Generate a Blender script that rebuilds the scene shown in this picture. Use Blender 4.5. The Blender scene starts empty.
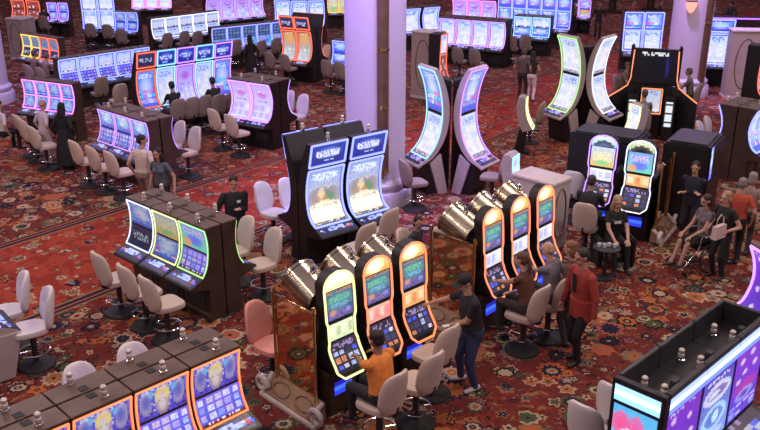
import bpy, bmesh, math, random
import numpy as np
from mathutils import Vector, Matrix

SC = bpy.context.scene
COL = SC.collection
R = math.radians
ORD = ['first', 'second', 'third', 'fourth', 'fifth', 'sixth', 'seventh', 'eighth']

# ------------------------------------------------------------------ camera
FPX, PITCH, CAMH = 850.0, R(20.9), 6.6
CP, SP = math.cos(PITCH), math.sin(PITCH)
cam_d = bpy.data.cameras.new('camera'); cam = bpy.data.objects.new('camera', cam_d); COL.objects.link(cam)
cam_d.sensor_width = 36.0; cam_d.lens = 36.0 * FPX / 760.0; cam_d.clip_end = 300
cam.location = (0, 0, CAMH); cam.rotation_euler = (R(90) - PITCH, 0, 0)
SC.camera = cam

def G(u, v, z=0.0):
    """world point at height z on the sight line of a measured image point"""
    x = (u - 380) / FPX; y = (v - 215) / FPX
    d = (x, CP - y * SP, -SP - y * CP)
    t = (z - CAMH) / d[2]
    return Vector((d[0] * t, d[1] * t, z))

# ------------------------------------------------------------------ materials
def mat(name, col, rough=0.5, metal=0.0, noise=0.0, nscale=8.0, spec=0.5, coat=0.0):
    m = bpy.data.materials.new(name); m.use_nodes = True
    nt = m.node_tree; b = nt.nodes['Principled BSDF']
    b.inputs['Roughness'].default_value = rough; b.inputs['Metallic'].default_value = metal
    b.inputs['Specular IOR Level'].default_value = spec
    b.inputs['Coat Weight'].default_value = coat
    tc = nt.nodes.new('ShaderNodeTexCoord'); nz = nt.nodes.new('ShaderNodeTexNoise')
    nz.inputs['Scale'].default_value = nscale; nz.inputs['Detail'].default_value = 4
    nt.links.new(tc.outputs['Object'], nz.inputs['Vector'])
    rp = nt.nodes.new('ShaderNodeValToRGB')
    k = noise
    rp.color_ramp.elements[0].position = 0.3; rp.color_ramp.elements[1].position = 0.7
    rp.color_ramp.elements[0].color = (*[c * (1 - k) for c in col], 1)
    rp.color_ramp.elements[1].color = (*[min(1, c * (1 + k)) for c in col], 1)
    nt.links.new(nz.outputs['Fac'], rp.inputs['Fac'])
    nt.links.new(rp.outputs['Color'], b.inputs['Base Color'])
    return m

def glow_mat():
    m = bpy.data.materials.new('lit_display'); m.use_nodes = True
    nt = m.node_tree; b = nt.nodes['Principled BSDF']
    a = nt.nodes.new('ShaderNodeAttribute'); a.attribute_name = 'col'
    b.inputs['Base Color'].default_value = (0.01, 0.01, 0.012, 1); b.inputs['Roughness'].default_value = 0.3
    b.inputs['Emission Strength'].default_value = 1.0
    nt.links.new(a.outputs['Color'], b.inputs['Emission Color'])
    return m

M = {}
M['glow'] = glow_mat()
M['black'] = mat('black_cabinet', (0.012, 0.011, 0.012), 0.45, 0, .2)
M['brown'] = mat('dark_brown_cabinet', (0.055, 0.032, 0.024), 0.5, 0, .25, 5)
M['topbrown'] = mat('brown_top_panel', (0.13, 0.085, 0.06), 0.5, 0, .25, 4)
M['charcoal'] = mat('charcoal_plastic', (0.03, 0.03, 0.034), 0.4, 0, .2)
M['chrome'] = mat('chrome', (0.75, 0.74, 0.72), 0.15, 1.0, .05)
M['gold'] = mat('polished_gold', (0.86, 0.62, 0.27), 0.2, 1.0, .08, 3)
M['brass'] = mat('brushed_brass_hood', (0.54, 0.47, 0.35), 0.25, 1.0, .12, 3)
M['mirror'] = mat('gold_tinted_mirror', (0.8, 0.6, 0.4), 0.06, 1.0, .05, 2)
M['cream'] = mat('cream_leather', (0.62, 0.51, 0.43), 0.5, 0, .06, 6)
M['white_leather'] = mat('pale_leather', (0.70, 0.66, 0.66), 0.5, 0, .06, 6)
M['greyseat'] = mat('taupe_leather', (0.30, 0.24, 0.21), 0.55, 0, .1, 6)
M['cream_red_lit'] = mat('red_lit_cream_leather', (0.75, 0.33, 0.27), 0.5, 0, .06, 6)  # cream leather with the red neon light put into its colour
M['beige'] = mat('beige_panel', (0.42, 0.34, 0.30), 0.5, 0, .08, 3)
M['pale'] = mat('pale_stone_trim', (0.62, 0.55, 0.52), 0.5, 0, .08, 3)
M['tan'] = mat('tan_panel', (0.30, 0.18, 0.11), 0.5, 0, .2, 6)
M['column'] = mat('lavender_plaster', (0.60, 0.54, 0.66), 0.6, 0, .03, 1.5)
M['bronze'] = mat('bronze_strip', (0.25, 0.15, 0.10), 0.4, .5, .15, 4)
M['wall'] = mat('dark_wall', (0.10, 0.06, 0.05), 0.8, 0, .3, 1)
M['felt'] = mat('table_felt', (0.10, 0.05, 0.03), 0.9, 0, .2, 4)
M['slab'] = mat('grey_leg_slab', (0.46, 0.40, 0.38), 0.45, 0, .08, 3)
M['rubber'] = mat('black_rubber', (0.015, 0.015, 0.015), 0.6)
M['lampcap'] = mat('beacon_lens', (0.7, 0.62, 0.55), 0.25, 0, .05)
M['paper'] = mat('white_paper', (0.8, 0.8, 0.8), 0.7)

# ------------------------------------------------------------------ mesh builder
class MB:
    def __init__(s): s.v = []; s.f = []; s.m = []; s.c = []
    def add(s, vs, fs, m=0, c=None):
        n = len(s.v); s.v += [tuple(p) for p in vs]
        for i, f in enumerate(fs):
            s.f.append([n + k for k in f]); s.m.append(m)
            s.c.append(c[i] if isinstance(c, list) else (c or (0, 0, 0)))
    def box(s, x0, x1, y0, y1, z0, z1, m=0, c=None, bev=0.0):
        if bev > 0:
            bm = bmesh.new(); bmesh.ops.create_cube(bm, size=1)
            for q in bm.verts:
                q.co = Vector((x0 + (q.co.x + .5) * (x1 - x0), y0 + (q.co.y + .5) * (y1 - y0), z0 + (q.co.z + .5) * (z1 - z0)))
            bmesh.ops.bevel(bm, geom=bm.edges[:], offset=bev, segments=2, affect='EDGES')
            bm.verts.index_update()
            s.add([q.co for q in bm.verts], [[q.index for q in f.verts] for f in bm.faces], m, c); bm.free(); return
        vs = [(x, y, z) for z in (z0, z1) for y in (y0, y1) for x in (x0, x1)]
        s.add(vs, [(0, 2, 3, 1), (4, 5, 7, 6), (0, 1, 5, 4), (2, 6, 7, 3), (0, 4, 6, 2), (1, 3, 7, 5)], m, c)
    def prism(s, poly, x0, x1, m=0, c=None):
        n = len(poly)
        vs = [(x0, y, z) for y, z in poly] + [(x1, y, z) for y, z in poly]
        fs = [(i, (i + 1) % n, n + (i + 1) % n, n + i) for i in range(n)]
        s.add(vs, fs + [tuple(range(n))[::-1], tuple(range(n, 2 * n))], m, c)
    def tube(s, path, r, k=8, m=0, c=None, closed=False):
        P = [Vector(p) for p in path]; n = len(P); vs = []; up = Vector((0.13, 0.21, 0.97))
        for i in range(n):
            a = P[(i - 1) % n] if (closed or i > 0) else P[i]; b = P[(i + 1) % n] if (closed or i < n - 1) else P[i]
            t = (b - a).normalized(); u = t.cross(up)
            if u.length < .05: u = t.cross(Vector((1, 0, 0)))
            u.normalize(); w = t.cross(u)
            rr = r[i] if isinstance(r, (list, tuple)) else r
            for j in range(k):
                an = 2 * math.pi * j / k; vs.append(P[i] + (u * math.cos(an) + w * math.sin(an)) * rr)
        fs = []
        for i in range(n if closed else n - 1):
            for j in range(k):
                fs.append((i * k + j, i * k + (j + 1) % k, ((i + 1) % n) * k + (j + 1) % k, ((i + 1) % n) * k + j))
        if not closed: fs += [tuple(range(k))[::-1], tuple(range((n - 1) * k, n * k))]
        s.add(vs, fs, m, c)
    def lathe(s, prof, n=20, o=(0, 0, 0), m=0, c=None):
        vs = [(o[0] + r * math.cos(2 * math.pi * j / n), o[1] + r * math.sin(2 * math.pi * j / n), o[2] + z) for r, z in prof for j in range(n)]
        fs = [(i * n + j, i * n + (j + 1) % n, (i + 1) * n + (j + 1) % n, (i + 1) * n + j) for i in range(len(prof) - 1) for j in range(n)]
        fs += [tuple(range(n))[::-1], tuple(range((len(prof) - 1) * n, len(prof) * n))]
        s.add(vs, fs, m, c)
    def ell(s, o, r, m=0, c=None, n=14, k=9, e=1.0, f=None):
        """superellipsoid; f warps each point"""
        sg = lambda a: math.copysign(abs(a) ** e, a)
        vs = []
        for i in range(k + 1):
            ph = -math.pi / 2 + math.pi * i / k
            for j in range(n):
                th = 2 * math.pi * j / n
                p = Vector((r[0] * sg(math.cos(ph)) * sg(math.cos(th)), r[1] * sg(math.cos(ph)) * sg(math.sin(th)), r[2] * sg(math.sin(ph))))
                if f: p = f(p)
                vs.append(p + Vector(o))
        fs = [(i * n + j, i * n + (j + 1) % n, (i + 1) * n + (j + 1) % n, (i + 1) * n + j) for i in range(k) for j in range(n)]
        s.add(vs, fs, m, c)
    def surf(s, fn, nx, nz, cols, m=0):
        vs = [fn(i / nx, j / nz) for j in range(nz + 1) for i in range(nx + 1)]
        fs = []; cc = []
        for j in range(nz):
            for i in range(nx):
                a = j * (nx + 1) + i; fs.append((a, a + 1, a + nx + 2, a + nx + 1)); cc.append(tuple(cols[j][i]))
        s.add(vs, fs, m, cc)
    def data(s, name, mats, smooth=False):
        me = bpy.data.meshes.new(name); me.from_pydata(s.v, [], s.f)
        for k in mats: me.materials.append(M[k] if isinstance(k, str) else k)
        me.polygons.foreach_set('material_index', s.m)
        if any(c != (0, 0, 0) for c in s.c):
            at = me.color_attributes.new('col', 'FLOAT_COLOR', 'CORNER')
            buf = []
            for f, c in zip(s.f, s.c): buf += [c[0], c[1], c[2], 1.0] * len(f)
            at.data.foreach_set('color', buf)
        bm = bmesh.new(); bm.from_mesh(me)
        bmesh.ops.remove_doubles(bm, verts=bm.verts, dist=1e-5)
        if 'glow' not in mats: bmesh.ops.recalc_face_normals(bm, faces=bm.faces)
        bm.to_mesh(me); bm.free()
        if smooth:
            me.shade_smooth()
            me.set_sharp_from_angle(angle=R(40))
        me.update(); return me
    def build(s, name, mats, parent=None, smooth=False):
        if isinstance(mats, str): mats = [mats]
        o = bpy.data.objects.new(name, s.data(name, mats, smooth)); COL.objects.link(o)
        if parent: o.parent = parent
        return o

def tag(o, label=None, cat=None, group=None, kind=None):
    if label: o['label'] = label
    if cat: o['category'] = cat
    if group: o['group'] = group
    if kind: o['kind'] = kind
    return o
def thing(name, label, cat, loc=(0, 0, 0), rz=0.0, group=None):
    o = bpy.data.objects.new(name, None); COL.objects.link(o); o.empty_display_size = .1
    o.location = loc; o.rotation_euler = (0, 0, rz)
    return tag(o, label, cat, group)
def dup(root, loc, rz, label=None, group=None):
    r = root.copy(); COL.objects.link(r); r.location = loc; r.rotation_euler = (0, 0, rz)
    if label: r['label'] = label
    if group: r['group'] = group
    for ch in list(root.children):
        c = ch.copy(); COL.objects.link(c); c.parent = r
        for g in list(ch.children):
            d = g.copy(); COL.objects.link(d); d.parent = c
    return r

# ------------------------------------------------------------------ display pictures (one colour per little tile)
def mix(a, b, t): return tuple(a[i] * (1 - t) + b[i] * t for i in range(3))
def rc(r, *cs): return cs[r.randrange(len(cs))]
BL = (0.05, 0.08, 0.75); VI = (0.25, 0.06, 0.7); CY = (0.2, 0.75, 1.0); WH = (1.0, 1.0, 1.05); GO = (1.0, 0.6, 0.12)
PK = (0.9, 0.2, 0.6); DK = (0.012, 0.014, 0.05); GR = (0.1, 0.6, 0.25); RD = (0.8, 0.06, 0.04)
SAT = [1.0]
def paint(kind, nx, nz, seed=0, k=1.0):
    """rows bottom to top"""
    sat = SAT[0]
    r = random.Random(seed); A = [[DK] * nx for _ in range(nz)]
    def blob(cx, cz, rx, rz, col, soft=.5, sym=False):
        for j in range(nz):
            for i in range(nx):
                x = (i + .5) / nx; z = (j + .5) / nz
                for c in ((cx, 1 - cx) if sym else (cx,)):
                    d = ((x - c) / rx) ** 2 + ((z - cz) / rz) ** 2
                    if d < 1: A[j][i] = mix(col, A[j][i], soft * d)
    def words(z0, z1, x0, x1, col, p=.65):
        for j in range(int(z0 * nz), max(int(z0 * nz) + 1, int(z1 * nz))):
            for i in range(int(x0 * nx), int(x1 * nx)):
                if r.random() < p and j < nz: A[j][i] = mix(col, A[j][i], r.random() * .35)
    def fill(c0, c1, n=.12):
        for j in range(nz):
            for i in range(nx):
                c = mix(c0, c1, j / max(1, nz - 1)); q = 1 + (r.random() - .5) * 2 * n; A[j][i] = tuple(v * q for v in c)
    def cells(cx, cz, z0, z1, cols, bg=None):
        for b in range(cz):
            for a in range(cx):
                c = rc(r, *cols)
                for j in range(int((z0 + (z1 - z0) * b / cz) * nz), int((z0 + (z1 - z0) * (b + 1) / cz) * nz)):
                    for i in range(int(a / cx * nx), int((a + 1) / cx * nx)):
                        fx = (i + .5) / nx * cx - a; fz = ((j + .5) / nz - z0) / (z1 - z0) * cz - b
                        if abs(fx - .5) < .36 and abs(fz - .5) < .38: A[j][i] = mix(c, A[j][i], .5 * r.random())
                        elif bg: A[j][i] = bg
    if kind == 'reels':
        fill((.10, .10, .75), (.22, .16, .9)); cells(5, 3, .14, .95, [(.9, .9, 1.1), (.45, .6, 1.1), (.55, .5, 1), (.75, .6, .8), (.85, .75, .55), (.3, .4, 1.), (.8, .85, 1.1)])
        for i in range(nx): A[0][i] = mix(DK, RD, .5 * r.random())
        words(.06, .12, .1, .9, WH, .4)
    elif kind == 'face':
        fill((.08, .05, .40), (.14, .12, .55), .55); blob(.17, .55, .15, .42, (.42, .36, .5), .6, True); blob(.17, .55, .10, .26, (.12, .12, .5), .5, True)
        blob(.34, .45, .09, .5, (.1, .08, .65), .3, True)
        blob(.5, .45, .16, .46, (.6, .45, .25), .7); blob(.40, .62, .07, .2, (.75, .6, .2), .6, True); blob(.27, .75, .06, .14, (.15, .45, .8), .5, True); blob(.5, .42, .09, .30, (.62, .55, .58), .5); blob(.5, .82, .14, .14, (.8, .55, .2), .6); words(.2, .8, .28, .38, (.7, .6, .4), .35); words(.2, .8, .62, .72, (.7, .6, .4), .35)
        blob(.46, .46, .022, .05, (.25, .17, .15), .5, True); words(.85, 1, .1, .9, (.5, .6, .9), .35)
    elif kind == 'bright':
        fill((1.0, 1.0, 1.1), (.72, .86, 1.15), .08); cells(4, 4, .12, .72, [(1.1, 1.05, 1.1), (.9, .75, .95), (1.05, 1.0, .8), (.7, .8, 1.1)]); words(.78, .95, .12, .9, (.25, .3, .8), .5)
        words(0, .08, 0, 1, (.15, .1, .3), .8)
    elif kind == 'blueart':
        fill((.12, .16, .9), (.25, .4, 1.0), .2); blob(.5, .55, .4, .33, (.75, .85, 1.1), .8); cells(4, 3, .12, .5, [WH, CY, PK, (.6, .5, 1)]); words(.8, .95, .15, .85, WH, .5)
    elif kind == 'saga':
        fill((.9, .8, .6), (.30, .42, .9), .18); blob(.5, .5, .55, .2, (.34, .25, .26), .6); blob(.64, .47, .2, .10, (.16, .35, .2), .5); blob(.4, .52, .13, .13, (.95, .75, .45), .5); blob(.52, .42, .12, .08, (.65, .3, .15), .5); blob(.25, .45, .12, .09, (.5, .35, .3), .5)
        words(.64, .72, .2, .8, (.75, .75, .85), .45); words(.82, .95, .08, .92, (.95, 1., 1.2), .65); words(.75, .81, .2, .8, (.7, .8, 1.1), .6); blob(.5, .2, .6, .22, (1.3, 1.25, 1.0), .5); words(.0, .05, 0, 1, DK, .75); words(.05, .1, .1, .9, (.8, .6, .5), .4); words(.30, .35, .1, .9, (.6, .45, .3), .45)
    elif kind == 'title':
        fill((.03, .04, .32), (.05, .08, .5), .2); blob(.5, .55, .42, .3, (.2, .3, .9), .7); words(.4, .72, .14, .86, (.95, .95, 1.1), .7); words(.2, .28, .3, .7, (.6, .7, 1), .6)
    elif kind == 'darktitle':
        fill((.03, .03, .09), (.05, .05, .14), .3); words(.35, .7, .15, .85, (.6, .65, .75), .55)
    elif kind == 'greenart':
        fill((.10, .10, .30), (.10, .22, .32), .4); blob(.5, .6, .5, .3, (.12, .34, .36), .6); words(.62, .82, .10, .9, (.22, .62, .42), .7); words(.40, .58, .16, .84, (.25, .5, .85), .65); words(.08, .3, .05, .95, (.3, .18, .5), .6); blob(.2, .25, .14, .12, (.75, .35, .2), .6); blob(.8, .22, .12, .1, (.3, .3, .9), .6); words(.9, 1, 0, 1, (.6, .25, .12), .7)
    elif kind == 'pinkrow':
        fill((.95, .35, .32), (1.0, .5, .42), .15); cells(4, 1, .1, .9, [(1.1, .75, .6), (1.0, .25, .3), (1.1, .9, .7)])
    elif kind == 'whiterow':
        fill((.8, .8, 1.0), (.95, .95, 1.1), .1); cells(3, 1, .15, .9, [(.5, .5, .85), (.95, .95, 1.1), (.6, .65, 1.0)])
    elif kind == 'limerow':
        fill((.8, .9, .55), (.95, 1., .7), .12); cells(4, 1, .15, .9, [(.5, .6, .35), (1, 1, .8), (.6, .7, .4)])
    elif kind == 'orangerow':
        fill((.95, .45, .15), (1., .6, .3), .15); cells(3, 1, .15, .9, [(1, .85, .5), (.9, .25, .1), (1, .9, .7)])
    elif kind == 'goldart':
        fill((.8, .6, .2), (.6, .7, .9), .15); words(.3, .8, .1, .9, (1, .9, .5), .6); blob(.5, .2, .3, .14, (.3, .7, .3), .6)
    elif kind == 'rainbow':
        fill((.2, .7, .5), (.2, .4, .9), .15); blob(.5, .35, .32, .25, (.15, .2, 1.0), .4); words(.55, .9, .1, .9, (.9, .5, .9), .5); blob(.2, .2, .2, .2, (.9, .4, .2), .6)
    elif kind == 'buttons':
        fill((.02, .02, .03), (.05, .03, .06), .3); words(.78, .95, .08, .92, (.4, .3, .6), .55)
        cells(4, 3, .10, .72, [(.55, .65, 1.1), (.06, .06, .2), (.9, .3, .12), (.1, .15, 1.1), (.05, .05, .08), (.8, .8, 1.0)])
    elif kind == 'squares':
        fill((.05, .08, .3), (.08, .12, .35), .2); cells(8, 5, 0, 1, [(.35, .45, .45), (.2, .3, .4), (.5, .6, .6), (.3, .35, .6), (.35, .5, .3)])
    elif kind == 'amber':
        fill((.7, .75, .75), (.55, .26, .1), .2); blob(.5, .75, .42, .2, (.9, .5, .22), .6); words(.88, .96, .1, .9, (.9, .7, .5), .5); cells(3, 3, .05, .45, [(.6, .75, .7), (.9, 1, .9), (.5, .6, .5)])
    elif kind == 'violet':
        fill((.8, .78, 1.15), (.62, .42, 1.1), .1); blob(.5, .72, .30, .13, (.6, .2, .7), .6); words(.76, .82, .3, .7, WH, .5); cells(3, 2, .08, .42, [WH, (.9, .85, 1.1), (.5, .4, .9)]); words(.5, .55, .2, .8, (.3, .1, .5), .6)
    elif kind == 'drops':
        fill((.10, .03, .55), (.22, .04, .62), .15)
        for a, b, s_ in [(.2, .85, 1), (.7, .75, .9), (.35, .6, .8), (.8, .5, 1), (.2, .38, .9), (.6, .3, 1), (.85, .15, .8), (.3, .12, .9)]:
            blob(a, b, .09 * s_, .05 * s_, (.75, .55, 1.0), .5)
        words(.93, .98, .1, .9, (.5, .6, .9), .4)
    elif kind == 'dropsring':
        fill((.12, .05, .75), (.25, .05, .65), .15); blob(.5, .42, .42, .12, (.5, .05, .45), .6); blob(.5, .3, .34, .09, (.35, .4, 1.0), .5); blob(.5, .3, .2, .045, (.1, .05, .5), .5)
        for a, b in [(.25, .85), (.6, .9), (.75, .7), (.4, .66), (.2, .56)]: blob(a, b, .09, .045, (.75, .6, 1.0), .5)
        cells(4, 3, .02, .2, [(.3, .4, 1.), (.6, .6, 1.1), (.2, .1, .6)])
    elif kind == 'swirl':
        fill((.25, .4, .95), (.10, .06, .55), .12); words(.9, .96, .1, .9, (.8, .8, 1.0), .5); blob(.5, .72, .46, .15, (.85, .85, 1.05), .4); blob(.5, .72, .34, .08, (.16, .1, .45), .3); blob(.4, .72, .2, .05, (.7, .75, 1.), .4)
        blob(.5, .36, .42, .19, (.5, .85, 1.1), .4); blob(.5, .36, .3, .13, (.1, .15, .7), .3); blob(.55, .36, .12, .09, (.6, .9, 1.1), .3); blob(.5, .1, .4, .07, (.6, .7, 1.), .5)
    elif kind == 'candy':
        fill((.25, .95, 1.1), (.12, .5, .95), .08); blob(.2, .78, .22, .16, (.95, .1, .35), .3); blob(.55, .74, .2, .2, (.9, .12, .4), .3); blob(.45, .55, .38, .2, (.7, 1.05, 1.1), .4)
        blob(.85, .7, .14, .1, (.6, .95, .9), .3); blob(.65, .42, .12, .1, (.95, .2, .3), .4); blob(.35, .3, .25, .14, (.8, 1.1, 1.1), .4); blob(.7, .12, .25, .12, (.2, .75, .85), .4); blob(.15, .1, .15, .1, (1, .6, .1), .4)
    elif kind == 'glowarch':
        fill((1.5, .50, .12), (1.7, .95, .40), .1); blob(.42, .5, .4, .5, (2.2, 1.7, 1.1), .8)
    elif kind == 'glowlime':
        fill((1.5, 1.3, .55), (2.1, 2.0, 1.4), .1)
    elif kind == 'arcwhite':
        fill((.5, .8, 1.1), (.9, .98, 1.1), .15); blob(.5, 0, .4, .6, (.01, .01, .04), .2); blob(.5, 0, .28, .35, (.15, .2, .4), .5)
    elif kind == 'arclime':
        fill((.5, .6, .3), (.9, .95, .7), .15); blob(.5, 0, .4, .6, (.01, .01, .02), .2)
    elif kind == 'domeviolet':
        fill((.45, .2, .8), (.3, .5, 1.0), .15); blob(.5, .25, .36, .4, (.95, .8, 1.2), .6); words(.7, .9, .1, .9, (1, .6, .8), .5)
    elif kind == 'noir':
        fill((.004, .004, .006), (.006, .006, .012), .3); words(.93, 1, .18, .82, (.9, .9, .95), .75); blob(.78, .5, .05, .4, (.02, .02, .16), .7)
    elif kind == 'redmix':
        fill((.35, .08, .04), (.3, .1, .1), .2); cells(3, 3, .05, .9, [(1., .85, .8), (.8, .2, .1), (.8, .7, .9), (.5, .08, .05)])
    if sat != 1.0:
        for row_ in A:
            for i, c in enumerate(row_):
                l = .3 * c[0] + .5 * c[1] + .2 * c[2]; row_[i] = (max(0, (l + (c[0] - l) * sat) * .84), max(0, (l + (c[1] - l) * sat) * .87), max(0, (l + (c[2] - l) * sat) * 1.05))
    if k != 1.0: A = [[tuple(v * k for v in c) for c in row] for row in A]
    return A

# ------------------------------------------------------------------ slot machine profiles  (front is -y, width along x, z up)
def smooth_path(P, n=18):
    P = [Vector(p) for p in P]; out = []
    Q = [P[0] * 2 - P[1]] + P + [P[-1] * 2 - P[-2]]
    segs = len(P) - 1
    for i in range(n + 1):
        t = i / n * segs; k = min(int(t), segs - 1); f = t - k
        a, b, c, d = Q[k], Q[k + 1], Q[k + 2], Q[k + 3]
        out.append(0.5 * ((2 * b) + (c - a) * f + (2 * a - 5 * b + 4 * c - d) * f * f + (3 * b - a - 3 * c + d) * f ** 3))
    return out
class Prof:
    def __init__(s, P, n=18):
        s.p = smooth_path(P, n) if len(P) > 2 else [Vector(P[0]).lerp(Vector(P[1]), i / n) for i in range(n + 1)]
        L = [0]
        for a, b in zip(s.p, s.p[1:]): L.append(L[-1] + (b - a).length)
        s.L = [l / L[-1] for l in L]; s.len = L[-1]
    def at(s, t, off=0.0):
        t = min(max(t, 0), 1); k = 0
        while k < len(s.L) - 2 and s.L[k + 1] < t: k += 1
        f = (t - s.L[k]) / (s.L[k + 1] - s.L[k]); p = s.p[k].lerp(s.p[k + 1], f)
        d = (s.p[k + 1] - s.p[k]).normalized(); n = Vector((-d.y, d.x))   # points to -y (front) when path rises
        return p + n * off
    def pt(s, x, t, off=0.0):
        q = s.at(t, off); return (x, q.x, q.y)

def screen(mb, F, w, t0, t1, kind, seed=0, nx=None, nz=None, k=1.0, off=.006, px=None, hw=None):
    nx = nx or 16; nz = nz or max(4, int(nx * F.len * (t1 - t0) / w))
    h = hw or (lambda t: w / 2)
    mb.surf(lambda a, b: F.pt((a * 2 - 1) * h(t0 + (t1 - t0) * b), t0 + (t1 - t0) * b, off), nx, nz, paint(kind, nx, nz, seed, k))
def neon_loop(mb, F, w, t0, t1, core, halo, r=.011, fl=.03, sides='LRTB', off=.014, hw=None):
    h = hw or (lambda t: w / 2); N = 14
    ts = [t0 + (t1 - t0) * i / N for i in range(N + 1)]
    for sx in (-1, 1):
        if ('L' if sx < 0 else 'R') not in sides: continue
        mb.tube([F.pt(sx * h(t), t, off) for t in ts], r, 6, 0, core)
        mb.surf(lambda a, b: F.pt(sx * min(h(t0 + (t1 - t0) * b) - fl * .55 + a * fl * 1.1, h(t0 + (t1 - t0) * b) * 1.045), t0 + (t1 - t0) * b, .008), 1, N, [[halo]] * N)  # halo: emissive strip imitating the soft bloom around the tube
    for c, tt in (('T', t1), ('B', t0)):
        if c in sides:
            mb.tube([F.pt(-h(tt), tt, off), F.pt(h(tt), tt, off)], r, 6, 0, core)
            dt = fl * .55 / F.len
            mb.surf(lambda a, b: F.pt((a * 2 - 1) * h(tt), tt - dt + 2 * dt * b, .008), 1, 1, [[halo]])
NEON = {'white': ((1.3, 1.35, 1.7), (.22, .30, 1.0)), 'blue': ((.55, .65, 2.2), (.05, .05, 1.0)), 'violet': ((1.0, .5, 2.0), (.22, .04, .9)),
        'pink': ((1.5, .5, 1.5), (.7, .07, .65)), 'green': ((.7, 1.3, .45), (.18, .5, .12)), 'lime': ((1.4, 1.4, .6), (.55, .5, .12)),
        'orange': ((1.5, .42, .16), (.85, .10, .03)), 'red': ((1.4, .26, .14), (.6, .03, .02)), 'yellow': ((1.3, .9, .2), (.5, .3, .03)), 'cyan': ((.55, 1.1, 1.6), (.06, .28, .8)),
        'peach': ((1.5, .42, .20), (.85, .10, .03))}  # each pair: tube colour, then colour of the imitated bloom
def beacon(parent, x, y, z, s=1.0):
    mb = MB(); mb.lathe([(.045 * s, 0), (.045 * s, .035 * s), (.03 * s, .04 * s), (.03 * s, .06 * s)], 10, (x, y, z), 0)
    o = mb.build('beacon', ['chrome'], parent, True)
    m2 = MB(); m2.lathe([(.032 * s, .06 * s), (.036 * s, .075 * s), (.036 * s, .10 * s), (.03 * s, .105 * s), (.03 * s, .12 * s), (.034 * s, .125 * s), (.034 * s, .15 * s), (.018 * s, .165 * s)], 10, (x, y, z), 0)
    m2.build('beacon_lens', ['lampcap'], o, True)

def deck(root, w, y0, z0, y1, z1, seed, detail=True, th=.06, colour=(.3, .4, 1.2), m='charcoal'):
    """sloping button deck from front edge (y0,z0) to back edge (y1,z1)"""
    mb = MB(); mb.prism([(y0, z0 - th), (y0 - .015, z0 - th * .4), (y0, z0), (y1, z1), (y1, z1 - th)], -w / 2, w / 2, 0)
    D = Prof([(y0, z0), (y1, z1)], 4); g = MB()
    o = mb.build('button_deck', [m], root)
    rr = random.Random(seed)
    L = D.len
    nx = 12; nz = 6
    cols = [[(.02, .02, .05)] * nx for _ in range(nz)]
    for j in range(nz):
        for i in range(nx):
            if 1 < j < 5 and 2 < i < 9: cols[j][i] = mix(colour, (.8, .9, 1.2), rr.random() * .7) if rr.random() < .75 else (.05, .06, .3)
            elif 1 < j < 4 and rr.random() < .35: cols[j][i] = rc(rr, (.7, .12, .1), (.2, .25, .9), (.7, .7, .8))
    g.surf(lambda a, b: D.pt((a - .5) * w * .86, .1 + .8 * b, .005), nx, nz, cols)
    g.build('touch_panel', ['glow'], o)
    if detail:
        for sx, col in ((.33, (.8, .1, .08)), (.41, (.15, .2, 1.4)), (-.36, (.1, .15, 1.0))):
            b = MB(); q = D.at(.42); b.lathe([(.028, -.004), (.028, .014), (.02, .02)], 10, (sx * w, q.x, q.y), 0, col); b.build('button', ['glow'], o)
    return o

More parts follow.
